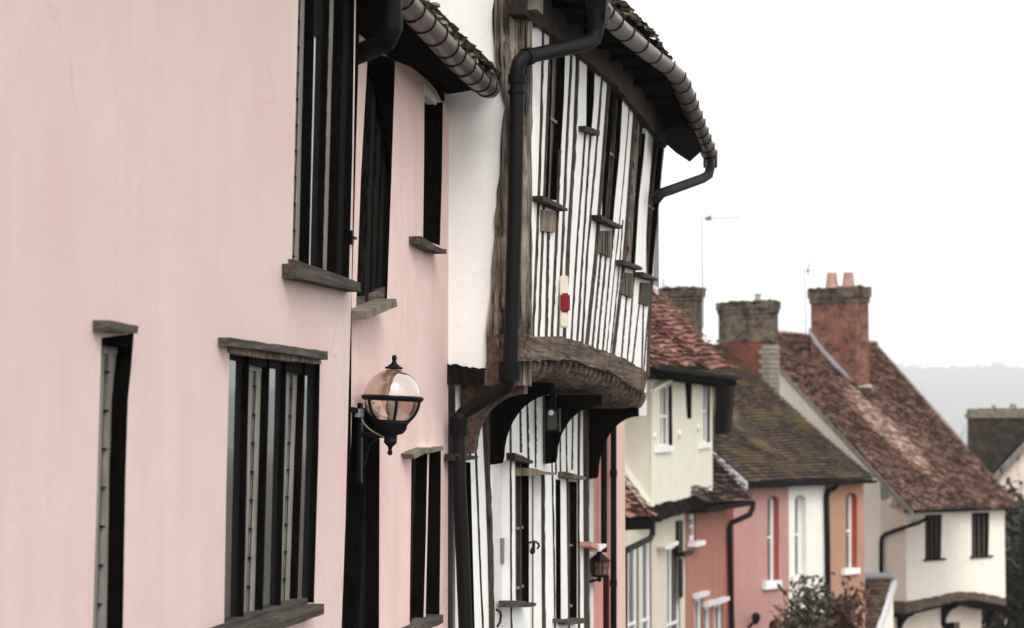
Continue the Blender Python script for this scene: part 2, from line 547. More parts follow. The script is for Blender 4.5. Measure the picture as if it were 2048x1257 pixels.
def gutter_run(mb, pts, r, th=.006, k=14):
    """half round channel hung along pts"""
    pts = [Vector(p) for p in pts]
    rs = []
    for i, p in enumerate(pts):
        d = ((pts[min(i + 1, len(pts) - 1)] - pts[max(i - 1, 0)])).normalized()
        a = d.cross(Vector((0, 0, 1))).normalized()
        up = a.cross(d).normalized()
        rr = r[i] if isinstance(r, (list, tuple)) else r
        ring = [p + (a * math.cos(math.pi + math.pi * q / k) + up * math.sin(math.pi + math.pi * q / k)) * rr for q in range(k + 1)]
        ring += [p + (a * math.cos(2 * math.pi - math.pi * q / k) + up * math.sin(2 * math.pi - math.pi * q / k)) * (rr - th) for q in range(k + 1)]
        rs.append(ring)
    mb.rings(rs)
    mb.smooth = True
    return mb

def hoop(mb, p, d, r, w=.006):
    d = Vector(d).normalized()
    a = d.cross(Vector((0, 0, 1))).normalized()
    up = a.cross(d).normalized()
    arc = [Vector(p) + (a * math.cos(R(165) + R(210) * q / 12) + up * math.sin(R(165) + R(210) * q / 12)) * r for q in range(13)]
    mb.tube(arc, w, 6)

def lerp(a, b, t):
    return a + (b - a) * t

def lx(line, y):
    """x of a pixel polyline (x,y) sorted by y, at height y (extrapolates)"""
    ps = sorted(line, key=lambda q: q[1])
    for a, b in zip(ps, ps[1:]):
        if y <= b[1] or b is ps[-1]:
            return lerp(a[0], b[0], (y - a[1]) / (b[1] - a[1]))

def ly(line, x):
    ps = sorted(line)
    for a, b in zip(ps, ps[1:]):
        if x <= b[0] or b is ps[-1]:
            return lerp(a[1], b[1], (x - a[0]) / (b[0] - a[0]))

def ground_z(y):
    ks = [(-80, 1.5), (0, 0), (10, -.3), (15, -.62), (20, -1.05), (35, -2.8), (50, -4.7), (65, -6.2), (100, -8.5), (200, -12), (19000, -12)]
    for a, b in zip(ks, ks[1:]):
        if y <= b[0]:
            return lerp(a[1], b[1], (y - a[0]) / (b[0] - a[0]))
    return -12

# ---------------------------------------------------------------- the setting: ground, road, pavement, hill
mb = MB()
ys = [-60, -30, -10, 0, 5, 10, 15, 20, 27, 35, 42, 50, 57, 65, 80, 100, 150, 200, 600, 2000, 5200]
xs = [-4500, -300, -40, -3.2, 0, 8, 60, 300, 4500]
mb.rings([[Vector((x, y, ground_z(y) - .05)) for x in xs] for y in ys], close=False, caps=False)
g = mb.build('ground', 'earth', merge=True); g['kind'] = 'structure'
mb = MB()
ry = [-50, 0, 5, 10, 15, 20, 27, 35, 42, 50, 57, 65, 80, 100, 160]
bend = lambda y: 0 if y < 45 else (y - 45) * .28
mb.rings([[Vector((-1.2 + bend(y), y, ground_z(y) - .02)), Vector((5.4 + bend(y), y, ground_z(y) - .02))] for y in ry], close=False, caps=False)
g = mb.build('road', 'asphalt'); g['kind'] = 'structure'
mb = MB()
mb.rings([[Vector((-6.5 + bend(y), y, ground_z(y) + .1)), Vector((-1.2 + bend(y), y, ground_z(y) + .1)), Vector((-1.2 + bend(y), y, ground_z(y) - .1))] for y in ry], close=False, caps=False)
g = mb.build('pavement', 'paving'); g['kind'] = 'structure'
# far ridge under the mist
HY = 6500
mb = MB()
prof = [(-3500, 100), (-2100, 165), (-900, 200), (-350, 208), (0, 200), (350, 204), (900, 190), (1900, 160), (3500, 120)]
rows = []
for k in range(9):
    f = k / 8
    rows.append([Vector((x, HY - 2200 + 2200 * f, -12 + (h + 12) * (math.sin(f * math.pi / 2) ** 1.3))) for x, h in resample(prof, 60)])
mb.rings(rows, close=False, caps=False)
g = mb.build('hill', 'hill', merge=True, smooth=True); g['kind'] = 'structure'
mb = MB()
for k in range(900):
    x = rnd.uniform(-900, 900)
    h = ly(prof, x) - 4
    s = rnd.uniform(8, 16) * (1.4 if rnd.random() < .15 else 1)
    c = Vector((x, HY + rnd.uniform(-60, 10), h + s * .2 + math.sin(x * .021) * 3))
    for q in range(10):
        d = Vector((rnd.gauss(0, 1), rnd.gauss(0, 1), rnd.gauss(0, .8))) * s * .5
        a = Vector((rnd.gauss(0, 1), rnd.gauss(0, .4), rnd.gauss(0, 1))).normalized() * s * .45
        b = Vector((rnd.gauss(0, 1), rnd.gauss(0, .4), rnd.gauss(0, 1))).normalized() * s * .45
        mb.face([c + d - a, c + d + b, c + d + a, c + d - b])
g = mb.build('treeline', 'hill'); g['kind'] = 'stuff'
# ---------------------------------------------------------------- near pale pink house
F1 = Facade((-2.9, 0), (0, 1))
H1 = thing('pink_house', 'pale pink plastered house with black mullioned windows, closest to the viewer', 'house', F1.w(7, ground_z(7)))
corner1 = F1.P([(718, -300), (713, -60), (710, 120), (706, 400), (703, 590), (698, 760), (691, 1040), (683, 1257), (676, 1500)])
low1 = F1.p(455, 1800)[1]
slit = [(203, 676), (268, 667), (262, 740), (256, 800), (251, 950), (245, 1310), (183, 1330)]
big_low = [(459, 700), (640, 716), (637, 900), (628, 1206), (448, 1262), (452, 1000)]
big_up = [(597.5, -40), (709, -60), (708, 60), (705, 300), (698, 560), (584, 524), (590, 270)]
hol = [F1.P(slit), F1.P(big_low), F1.P(big_up)]
mb = MB()
outer = [(3.2, low1), (3.2, 4.4), (corner1[0][0], 4.4)] + corner1
outer = outer[:-1] + [corner1[-1], (corner1[-1][0], low1)]
mb.wall(F1, outer, hol, 0, .16)
ce = corner1[3][0]
mb.face([F1.w(3.2, low1), F1.w(3.2, 4.4), F1.w(3.2, 6.9, -2.6), F1.w(3.2, 4.4, -5.2), F1.w(3.2, low1, -5.2)])
mb.face([F1.w(ce, low1, -.05), F1.w(ce, 4.4, -.05), F1.w(ce, 6.9, -2.6), F1.w(ce, 4.4, -5.2), F1.w(ce, low1, -5.2)])
mb.face([F1.w(3.2, low1, -5.2), F1.w(ce, low1, -5.2), F1.w(ce, 4.4, -5.2), F1.w(3.2, 4.4, -5.2)])
for a, b in zip(corner1, corner1[1:]):
    mb.face([F1.w(*a), F1.w(*b), F1.w(*b, -.14), F1.w(*a, -.14)])
mb.build('wall', 'pink_near', H1)
mb = MB()
tile_slope(mb, [F1.w(3.0, 4.25, .3), F1.w(ce + .1, 4.25, .3)], [F1.w(3.0, 7.0, -2.6), F1.w(ce + .1, 7.0, -2.6)], .17, .11, .02)
mb.face([F1.w(3.0, 7.0, -2.6), F1.w(ce + .1, 7.0, -2.6), F1.w(ce + .1, 4.2, -5.4), F1.w(3.0, 4.2, -5.4)])
mb.build('roof', 'tile_brown', H1)

def light_window(name, F, house, opening, posts, kinds, y0, y1, npane, wpost, seed):
    """a mullioned window: posts are (x at y0, x at y1, front depth) of the near front arris; kinds of the bays
    between them: 'g' plain glass, 's' glass with a grey casement stile and saddle bars"""
    win = MB()
    op = F.P(opening)
    zlo, zhi = min(z for _, z in op), max(z for _, z in op)
    # head and bottom rail of the frame
    lines = []
    for xa, xb, nf in posts:
        lines.append((F.p(xa, y0, nf), F.p(xb, y1, nf), nf))
    def uz(l, z):
        (u0, z0), (u1, z1), _ = l
        return u0 + (u1 - u0) * (z - z0) / (z1 - z0)
    left = lambda z: min(u for u, _ in op) - .12
    right = lambda z: max(u for u, _ in op) + .05
    win.strip(F, [(left(0), zhi + .02), (right(0), zhi - .02)], [(left(0), zhi - .045), (right(0), zhi - .09)], npane - .03, npane + .035, 6, .002)
    wo = win.build('window', 'black_worn', house)
    for i, l in enumerate(lines):
        m = MB()
        za, zb = zlo - .02, zhi - .0
        last = i == len(lines) - 1
        sh, wpost_ = (.012, wpost + .06) if last else (0, wpost)
        A = [(uz(l, za) - sh, za), (uz(l, zb) - sh, zb)]
        B = [(uz(l, za) + wpost_, za), (uz(l, zb) + wpost_, zb)]
        wf = wpost_ if last else .010              # splayed on the far side
        rs = []
        for (ua_, za_), (ub_, zb_) in zip(resample(A, 10), resample(B, 10)):
            j = rnd.uniform(-.0012, .0012)
            rs.append([F.w(ua_ + j, za_, l[2]), F.w(ua_ + wf + j, za_, l[2]), F.w(ub_, zb_, npane - .02), F.w(ua_ + j, za_, npane - .02)])
        m.rings(rs)
        m.build('mullion', 'black_wood', wo)
    edges = [None] + lines
    for i, k in enumerate(kinds):
        l1 = lines[i] if i < len(lines) else None
        l0 = lines[i - 1] if i > 0 else None
        ua = lambda z: (uz(l0, z) + wpost * .5) if l0 else left(z)
        ub = lambda z: (uz(l1, z) + .004) if l1 else right(z)
        za, zb = zlo - .05, zhi - .03
        g = MB()
        npp = npane if k == 's' else npane * .5
        g.face([F.w(ua(za), za, npp), F.w(ub(za), za, npp), F.w(ub(zb), zb, npp), F.w(ua(zb), zb, npp)])
        g.build('pane', 'glass' if k == 'g' else 'glass_grey', wo)
        if k == 's':
            c = MB()
            w = .075
            c.strip(F, [(ub(za) - w, za), (ub(zb) - w, zb)], [(ub(za), za), (ub(zb), zb)], npane, npane + .010, 6, .0008)
            c.strip(F, [(ua(zb), zb - .012), (ub(zb), zb - .012)], [(ua(zb), zb - .055), (ub(zb), zb - .055)], npane, npane + .013)
            c.strip(F, [(ub(za) - w - .10, za), (ub(zb) - w - .10, zb)], [(ub(za) - w - .02, za), (ub(zb) - w - .02, zb)], npane, npane + .003)
            c.build('casement', 'sash_grey', wo)
            z = zb - .12
            while z > za:
                s = MB()
                u = ub(z) - w
                s.box(F, u - .018, u + .006, z - .003, z + .003, npane + .001, npane + .014)
                s.tube([F.w(u - .012, z, npane + .012), F.w(u + .004, z + .118, npane + .012)], .0022, 5)
                s.build('saddle_bar', 'black_iron', wo)
                z -= .12
    return wo

# tall slit window at the left of the near house
sl = F1.P(slit)
wz0, wz1 = min(z for _, z in sl) - .03, max(z for _, z in sl)
m = MB()
nP = -.068
ra = [F1.p(268, 667), F1.p(262, 740), F1.p(256, 800), F1.p(251, 950), F1.p(245, 1320)]
m.strip(F1, [(u - .008, z) for u, z in ra], [(u + .05, z) for u, z in ra], nP - .02, -.003, 14, .001)
m.strip(F1, [(sl[0][0] - .1, wz1 + .02), (sl[1][0] + .1, wz1 + .02)], [(sl[0][0] - .1, wz1 - .05), (sl[1][0] + .1, wz1 - .05)], nP - .02, -.012, 4, .002)
W = m.build('window', 'black_wood', H1)
m = MB(); m.face([F1.w(sl[0][0] - .3, wz0, nP), F1.w(sl[1][0] + .02, wz0, nP), F1.w(sl[1][0] + .02, wz1, nP), F1.w(sl[0][0] - .3, wz1, nP)])
m.build('pane', 'glass_grey', W)
m = MB()
e0, e1 = F1.p(228, 690, nP), F1.p(209, 1310, nP)
m.strip(F1, [(e0[0] - .07, e0[1]), (e1[0] - .07, e1[1])], [(e0[0] + .01, e0[1]), (e1[0] + .01, e1[1])], nP, nP + .01, 8, .001)
m.strip(F1, [(e0[0] - .3, e0[1] + .01), (e0[0] + .01, e0[1] + .01)], [(e0[0] - .3, e0[1] - .035), (e0[0] + .01, e0[1] - .035)], nP, nP + .014)
m.strip(F1, [(e0[0] - .22, e0[1]), (e1[0] - .22, e1[1])], [(e0[0] - .095, e0[1]), (e1[0] - .095, e1[1])], nP, nP + .004)
m.build('casement', 'sash_grey', W)
z = e0[1] - .1
while z > e1[1]:
    m = MB()
    u = lerp(e0[0], e1[0], (z - e0[1]) / (e1[1] - e0[1])) - .07
    m.box(F1, u - .018, u + .006, z - .003, z + .003, nP + .001, nP + .014)
    m.build('saddle_bar', 'black_iron', W)
    z -= .135
m = MB()
m.strip(F1, F1.P([(213, 640), (240, 645), (277, 652)], .05), F1.P([(213, 663), (240, 665), (275, 668)], .05), -.03, .05, 8, .002)
m.build('lintel', 'grey_wood_h', W)
m = MB(); m.strip(F1, F1.P([(180, 1325), (250, 1305)], .06), F1.P([(180, 1350), (250, 1328)], .06), -.08, .06, 3, .003)
m.build('sill', 'grey_wood_h', W)

# four light window below
W = light_window('window', F1, H1, big_low,
                 [(497, 487, -.002), (538, 525, -.016), (572, 561, -.006), (609.5, 594, -.016), (641, 628.5, -.003)],
                 'gsgsg', 735, 1185, -.060, .03, 1)
m = MB()
m.strip(F1, F1.P([(462, 675), (520, 684), (580, 693), (655, 703)], .055), F1.P([(462, 692), (520, 700), (580, 709), (656, 720)], .055), -.03, .055, 14, .0022)
m.build('lintel', 'grey_wood_h', W)
m = MB()
m.strip(F1, F1.P([(461, 694), (550, 704), (642, 717)], .012), F1.P([(461, 707), (550, 719), (642, 729)], .012), -.07, .012, 10, .004)
m.build('head_board', 'oak_tan', W)
m = MB()
st = F1.P([(436, 1278), (648.5, 1207.5)], .075); sb = F1.P([(436, 1304), (648.5, 1229)], .075)
m.strip(F1, st, sb, -.07, .075, 8, .0015)
m.strip(F1, [(st[0][0], st[0][1] + .028), (st[1][0] - .07, st[1][1] + .028)], st[:1] + [(st[1][0] - .07, st[1][1])], -.07, .018, 6, .002)
m.build('sill', 'grey_wood_h', W)

# tall upper window by the corner
W = light_window('window', F1, H1, big_up,
                 [(626.5, 617, -.006), (655, 645, -.002), (683.5, 672.5, -.006), (709, 697.5, -.002)],
                 'sgsg', 100, 515, -.062, .028, 2)
m = MB()
st = F1.P([(597, 527), (660, 545), (722, 566)], .075); sb = F1.P([(597, 557), (660, 570), (722, 584)], .075)
m.strip(F1, st, sb, -.07, .075, 8, .002)
m.strip(F1, F1.P([(585, 519), (708, 560)], .02), F1.P([(585, 530), (708, 572)], .02), -.07, .02, 6, .002)
m.build('sill', 'grey_wood_h', W)
m = MB()
m.box(F1, F1.p(700, 475)[0], F1.p(703, 475)[0], F1.p(700, 489)[1], F1.p(700, 461)[1], 0, .012)
m.box(F1, F1.p(700, 475)[0], F1.p(706, 475)[0], F1.p(700, 478)[1], F1.p(700, 473)[1], 0, .02)
m.build('hinge', 'black_iron', H1)

# ---------------------------------------------------------------- second, rosier pink house
F2 = Facade((-3.06, 0), (0, 1))
H2 = thing('pink_house', 'rose pink house under a mossy tiled eave, adjoining the black and white timber framed house', 'house', F2.w(11.5, ground_z(11)))
U20 = 9.86
SY = 12.95                                     # the near flank of the timber framed house
tall = [(736, 20), (792, 40), (790, 110), (783, 350), (774, 602), (712, 615), (722, 350)]
small = [(849, 182), (872, 206), (886, 205), (884, 350), (880, 492), (846, 480), (848, 330)]
lowa = [(823, 917), (855, 900), (852, 1060), (847, 1246), (819, 1252)]
lowb = [(858.5, 905), (882, 902), (881, 1060), (879, 1236), (851, 1242)]
door = [(704, 818), (760, 814), (759, 960), (757, 1600), (680, 1600)]
top2 = F2.P([(700, 40), (792, 122), (820, 130), (845, 147), (865, 165), (880, 183), (889, 205), (894, 222)])
mb = MB()
mb.wall(F2, [(U20, low1), (U20, 3.75)] + top2[1:] + [(SY, top2[-1][1] - .02), (SY, low1)],
        [F2.P(tall[1:2] and [(736, 100), (790.5, 120)] + tall[3:]), F2.P(small), F2.P(lowa), F2.P(lowb), F2.P(door)], 0, .14)
mb.build('wall', 'pink_far', H2)
NG = .30
gp = [(728, -92), (760, -56), (822, 16), (860, 56), (895, 95), (925, 127), (955, 158), (980, 178)]
gr = [29, 29, 28, 28, 27, 26, 23, 20]
gw = [F2.w(*F2.p(x, y, NG), NG) for x, y in gp]
rr = [q * (w - EYE).length / FPX for q, w in zip(gr, gw)]
m = MB(); gutter_run(m, gw, rr)
G = m.build('gutter', 'gutter', H2)
for px_, py_ in [(800, -8), (822, 16), (843, 38), (867, 64), (890, 90), (905, 106), (925, 127), (942, 145), (958, 160), (972, 172)]:
    t = [i for i in range(len(gp) - 1) if gp[i][0] <= px_ <= gp[i + 1][0]][0]
    f = (px_ - gp[t][0]) / (gp[t + 1][0] - gp[t][0])
    p = gw[t].lerp(gw[t + 1], f)
    m = MB(); hoop(m, p, gw[t + 1] - gw[t], lerp(rr[t], rr[t + 1], f) + .004, .005)
    m.build('bracket', 'black_iron', G)
# roof over it, running up the white flank
eave = [w + Vector((-.03, 0, .055)) for w in gw]
UR = max(u for u, _ in corner1) + .06            # the eave starts past the near house
eave[0] = F2.w(UR, eave[0].z, NG - .03)
eave[-1] = Vector((eave[-1].x, SY - .01, eave[-1].z - .01))
ridge = [Vector((-5.4, e.y, e.z + 2.95 + (0.0 if i < 7 else -.02))) for i, e in enumerate(eave)]
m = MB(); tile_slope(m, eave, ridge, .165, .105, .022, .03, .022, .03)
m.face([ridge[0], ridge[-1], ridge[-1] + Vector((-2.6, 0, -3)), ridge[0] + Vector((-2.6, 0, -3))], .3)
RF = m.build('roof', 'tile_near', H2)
m = MB()
for i in range(150):                            # moss and broken tile edges along the verge and eaves
    t = rnd.random()
    k = min(int(t * (len(eave) - 1)), len(eave) - 2)
    p = eave[k].lerp(eave[k + 1], t * (len(eave) - 1) - k)
    if i % 3 == 0:
        p = eave[-1].lerp(ridge[-1], rnd.random() * .6) + Vector((0, -.05, .03))
    q = Vector((rnd.uniform(.015, .045), rnd.uniform(.02, .06), rnd.uniform(.012, .03)))
    p = p + Vector((rnd.uniform(-.05, .03), rnd.uniform(-.05, .0), rnd.uniform(.03, .06)))
    pr = [(0, -q.z), (q.x, -q.z * .4), (q.x * .9, q.z * .4), (q.x * .3, q.z), (0, q.z)]
    m.lathe(p, pr, 6)
m.build('moss', 'mossy_stone', RF)['kind'] = 'stuff'
# boarded eaves
m = MB()
tw = [F2.w(u, z - .01, -.01) for u, z in resample(F2.P([(700, 40), (792, 122), (820, 130), (845, 145), (866, 161), (880, 172), (897, 186)]), 10)]
tw2 = resample([tuple(p) for p in gw[1:]], 10)
for i in range(10):
    a, b = tw[i], tw[i + 1]
    c, d = Vector(tw2[i]) + Vector((-.06, 0, .0)), Vector(tw2[i + 1]) + Vector((-.06, 0, .0))
    m.face([a, b, d, c]); m.face([a + Vector((0, 0, .03)), b + Vector((0, 0, .03)), d + Vector((0, 0, .05)), c + Vector((0, 0, .05))])
m.face([F2.w(UR, 3.55, .0), F2.w(UR, 3.95, .0), F2.w(UR, 3.9, .28), F2.w(UR, 3.75, .28)])
bt = F2.P([(690, 40), (792, 121), (820, 128), (845, 146), (865, 164), (880, 182), (890, 202)], .02)
m.strip(F2, [(u, z + .16) for u, z in bt], bt, .0, .02, 14, .006)
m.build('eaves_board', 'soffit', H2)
# swan-neck rainwater pipe at the eave
m = MB()
A = [F2.w(*F2.p(782, y, .3), .3) for y in (-60, 20, 62)]
A += [F2.w(*F2.p(772, 84, .27), .27), F2.w(*F2.p(740, 99, .16), .16), F2.w(*F2.p(705, 113, .06), .06), F2.w(*F2.p(690, 120, .03), .03)]
m.tube(A, .052, 14)
m.tube([A[0] + (A[1] - A[0]) * .15, A[0] + (A[1] - A[0]) * .6], .066, 14)
m.tube([A[1] + (A[2] - A[1]) * .2, A[2]], .058, 14)
m.build('downpipe', 'black_plastic', H2)
# tall dark window
nP = -.07
m = MB()
ra = F2.P([(790.5, 100), (783, 350), (774, 604)])
m.strip(F2, [(u - .008, z) for u, z in ra], [(u + .05, z) for u, z in ra], nP - .02, -.004, 14, .003)
W = m.build('window', 'black_wood', H2)
for xa, xb, nf in [(748, 729, -.012), (761, 742, -.02), (772, 755, -.03)]:
    m = MB()
    l = F2.P([(xa, 90), (lerp(xa, xb, .5), 350), (xb, 606)], nf)
    m.strip(F2, l, [(u + .07, z) for u, z in l], nP - .01, nf, 14, .004)
    m.build('mullion', 'black_worn', W)
m = MB(); zz = [F2.p(730, 625)[1], F2.p(760, 60)[1]]
m.face([F2.w(10.7, zz[0], nP), F2.w(12.1, zz[0], nP), F2.w(12.1, zz[1], nP), F2.w(10.7, zz[1], nP)])
m.build('pane', 'glass_brown', W)
m = MB()
m.strip(F2, F2.P([(733, 622), (793, 598)], .11), F2.P([(733, 639), (795, 613)], .11), -.07, .11, 8, .0015)
m.build('sill', 'mossy_stone', W)
m = MB(); m.strip(F2, F2.P([(711, 601), (773, 573)], -.012), F2.P([(711, 622), (773, 600)], -.012), -.075, -.012, 6, .001)
m.build('bottom_rail', 'grey_wood_h', W)
# small upper window with a white head board
nP = -.06
m = MB()
ra = F2.P([(886, 200), (884, 350), (880, 494)])
m.strip(F2, [(u - .008, z) for u, z in ra], [(u + .05, z) for u, z in ra], nP - .02, -.002, 10, .002)
W = m.build('window', 'black_wood', H2)
m = MB()
l = F2.P([(868, 200), (867, 350), (862, 490)], -.004)
m.strip(F2, l, [(u + .03, z) for u, z in l], nP, -.004, 10, .002)
m.build('mullion', 'black_wood', W)
m = MB(); zz = [F2.p(860, 500)[1], F2.p(860, 175)[1]]
m.face([F2.w(11.9, zz[0], nP), F2.w(12.9, zz[0], nP), F2.w(12.9, zz[1], nP), F2.w(11.9, zz[1], nP)])
m.build('pane', 'glass', W)
m = MB()
m.strip(F2, F2.P([(849, 166), (855, 172), (874, 199)], .006), F2.P([(850, 185), (856, 191), (873, 211)], .006), -.05, .006, 4, .002)
m.build('head_board', 'white_paint', W)
m = MB()
m.strip(F2, F2.P([(842, 473), (878, 495)], .07), F2.P([(842, 488), (878, 507)], .07), -.05, .07, 5, .003)
m.strip(F2, F2.P([(872, 494), (893, 499)], .08), F2.P([(872, 503), (893, 508)], .08), -.05, .08, 3, .003)
m.build('sill', 'grey_wood_h', W)
# low two light window with a broken stone head
nP = -.075
m = MB()
for rl in ([(855, 896), (852, 1060), (847, 1250)], [(882, 900), (881, 1060), (879, 1240)]):
    ra = F2.P(rl)
    m.strip(F2, [(u - .008, z) for u, z in ra], [(u + .05, z) for u, z in ra], nP - .02, -.004, 12, .003)
W = m.build('window', 'black_wood', H2)
m = MB(); zz = [F2.p(850, 1262)[1], F2.p(850, 895)[1]]
m.face([F2.w(11.2, zz[0], nP), F2.w(12.9, zz[0], nP), F2.w(12.9, zz[1], nP), F2.w(11.2, zz[1], nP)])
m.build('pane', 'glass', W)
m = MB()
l = F2.P([(838, 914), (833, 1060), (829, 1250)], -.012)
m.strip(F2, [(u - .07, z) for u, z in l], l, nP, -.03, 14, .006)
m.build('mullion', 'black_worn', W)
m = MB()
m.prism(F2, F2.P([(826, 908), (840, 901), (857, 895), (858, 905), (843, 911), (830, 918)], .07), -.02, .07)
m.prism(F2, F2.P([(856, 898), (868, 895), (886, 892), (887, 901), (872, 904), (858, 908)], .06), -.02, .06)
m.build('lintel', 'mossy_stone', W)
m = MB()
m.prism(F2, F2.P([(824, 911), (850, 898), (866, 891), (887, 889), (886, 895), (866, 897), (850, 904), (827, 916)], .045), -.01, .045)
m.build('plaster_lip', 'pale_stone', W)
m = MB()
m.strip(F2, F2.P([(818, 1262), (846, 1250), (887, 1229)], .08), F2.P([(818, 1280), (846, 1265), (887, 1246)], .08), -.05, .08, 6, .002)
m.build('sill', 'grey_wood_h', W)
# doorway in black timber
nP = -.10
m = MB(); m.face([F2.w(10.2, low1, nP), F2.w(11.8, low1, nP), F2.w(11.8, F2.p(730, 812)[1], nP), F2.w(10.2, F2.p(730, 812)[1], nP)])
D = m.build('door', 'black_wood', H2)
m = MB()
for xa, xb, nf in [(728, 709, -.03), (733, 713, -.05), (748, 733, -.06), (760, 757, -.003)]:
    l = F2.P([(xa, 816), (xb, 1257)], nf); l.append((l[1][0] + (l[1][0] - l[0][0]), 2 * l[1][1] - l[0][1]))
    m.strip(F2, [(u - .01, z) for u, z in l], [(u + .04, z) for u, z in l], nP, nf, 10, .001)
m.build('door_frame', 'black_wood', D)
m = MB(); m.prism(F2, F2.P([(705, 814), (722, 818), (762, 812), (762, 820), (722, 826), (705, 824)], .02), -.05, .02)
m.build('lintel', 'black_worn', D)
# narrow black strip in the recess, built as a post
m = MB()
l = F2.P([(704, 585), (703, 760), (699, 1040), (694, 1257), (685, 1700)], .07)
m.strip(F2, [(u - .20, z) for u, z in l], l, 0, .07, 10, .002)
m.build('corner_post', 'black_wood', H2)

# ---------------------------------------------------------------- globe wall lamp
LC = at_dist(785, 796, 10.94)
LP = thing('wall_lamp', 'black globe wall lamp with smoked glass on a short bracket beside the dark doorway', 'lamp', (LC.x, LC.y, LC.z - .35))
LR = .147
k = LR / 57
tiltv = Vector((.045, .0, 1)).normalized()
def lamp_h(y):
    return (796 - y) * k
gm, nt, b, L = mat('smoked_lamp_glass')
nt.nodes.remove(b)
out = [n for n in nt.nodes if n.type == 'OUTPUT_MATERIAL'][0]
tr = N(nt, 'ShaderNodeBsdfTransparent'); tr.inputs[0].default_value = (.80, .68, .61, 1)
gl = N(nt, 'ShaderNodeBsdfGlossy'); gl.inputs['Roughness'].default_value = .03; gl.inputs[0].default_value = (1, .95, .9, 1)
fr = N(nt, 'ShaderNodeLayerWeight'); fr.inputs[0].default_value = .35
ms = N(nt, 'ShaderNodeMixShader')
mm = N(nt, 'ShaderNodeMath', operation='MULTIPLY_ADD'); mm.inputs[1].default_value = .55; mm.inputs[2].default_value = .24
L.new(fr.outputs['Facing'], mm.inputs[0]); L.new(mm.outputs[0], ms.inputs[0])
L.new(tr.outputs[0], ms.inputs[1]); L.new(gl.outputs[0], ms.inputs[2]); L.new(ms.outputs[0], out.inputs[0])
MT['lamp_glass'] = gm
m = MB()
m.lathe(LC, [(LR * math.cos(R(a)), LR * math.sin(R(a))) for a in range(-50, 86, 5)], 40, tiltv)
m.build('globe', 'lamp_glass', LP)
m = MB()
m.lathe(LC, [(LR * .99, .012), (LR * 1.09, .006), (LR * 1.10, -.002), (LR * 1.05, -.014), (LR * .99, -.017)], 40, tiltv)
m.build('ring', 'black_iron', LP)
for q in range(6):
    a = R(q * 60 + 8)
    m = MB()
    ax = tiltv.orthogonal().normalized(); bx = tiltv.cross(ax)
    dd = ax * math.cos(a) + bx * math.sin(a)
    m.tube([LC + dd * (LR + .004) * math.cos(R(e)) + tiltv * (LR + .004) * math.sin(R(e)) for e in range(-52, -2, 6)], .0075, 8)
    m.build('rib', 'black_iron', LP)
m = MB()
m.lathe(LC, [(.0, lamp_h(840)), (.088, lamp_h(840)), (.092, lamp_h(845)), (.083, lamp_h(850)), (.080, lamp_h(858)), (.062, lamp_h(867)), (.034, lamp_h(870)),
             (.033, lamp_h(882)), (.036, lamp_h(884)), (.025, lamp_h(889)), (.012, lamp_h(894)), (.009, lamp_h(900)), (.014, lamp_h(904)), (.011, lamp_h(909)), (0, lamp_h(911))], 28, tiltv)
m.build('base_cup', 'black_iron', LP)
m = MB()
m.lathe(LC, [(.045, lamp_h(739)), (.046, lamp_h(735)), (.03, lamp_h(733)), (.028, lamp_h(731)), (.016, lamp_h(728)), (.010, lamp_h(722)), (.013, lamp_h(718)), (.013, lamp_h(714)), (.006, lamp_h(711)), (0, lamp_h(710))], 24, tiltv)
m.build('finial', 'black_iron', LP)
m = MB()
m.lathe(LC, [(.0, lamp_h(800)), (.02, lamp_h(801)), (.033, lamp_h(808)), (.035, lamp_h(816)), (.026, lamp_h(826)), (.017, lamp_h(834)), (.016, lamp_h(842))], 20, tiltv)
m.build('bulb', 'bulb', LP)
m = MB()
wp = at_dist(717, 869, 10.94); ap = at_dist(776, 872, 10.94)
m.tube([wp, wp.lerp(ap, .5), ap], .013, 8)
m.box(F2, wp.y - .02, wp.y + .02, wp.z - .25, wp.z + .16, .0, .02)
m.tube([wp + Vector((.03, 0, -.16)), wp.lerp(ap, .35) + Vector((0, 0, -.05)), wp.lerp(ap, .75)], .007, 6)
m.build('bracket_arm', 'black_iron', LP)
m = MB()
m.tube([at_dist(x, y, 10.93) for x, y in ((721, 832), (728, 848), (738, 858), (750, 866), (762, 872), (771, 876))], .004, 6)
m.build('cable', 'cable', LP)
m = MB(); c = F2.p(724, 826, .03); m.box(F2, c[0] - .035, c[0] + .035, c[1] - .022, c[1] + .02, .0, .03)
m.build('junction_box', 'lead', LP)
# ---------------------------------------------------------------- black and white timber framed house
XU, XL = -2.59, -3.02
F3 = Facade((XU, 0), (0, 1))
F3L = Facade((XL, 0), (0, 1))
S3 = Facade((0, SY), (1, 0))                    # near flank, faces the viewer
Y3E = 18.12
H3 = thing('timber_framed_house', 'jettied black and white timber framed house with curved eaves and close studding', 'house', F3L.w(15, ground_z(15)))
beam_lo = [(1052, 26), (1065, 40), (1100, 64), (1150, 102), (1200, 142), (1250, 190), (1300, 252), (1332, 292)]
bres_hi = [(1062, 669), (1070, 672), (1092, 676), (1120, 673), (1150, 681), (1200, 699), (1250, 718), (1296, 747)]
bres_lo = [(1062, 722), (1090, 722), (1130, 719), (1150, 722), (1190, 735), (1225, 746), (1250, 764), (1288, 787)]
edge_r = [(1331, 285), (1316, 420), (1303, 600), (1296, 745)]
w1 = [(1102, 62), (1131, 84), (1128, 200), (1122, 300), (1116, 402), (1088, 398), (1092, 300), (1097, 150)]
w1b = [(1174, 118), (1190, 128), (1188, 200), (1183, 262), (1172, 258)]
w2 = [(1221, 160), (1246, 184), (1240, 300), (1230, 400), (1226, 446), (1203, 434), (1209, 300)]
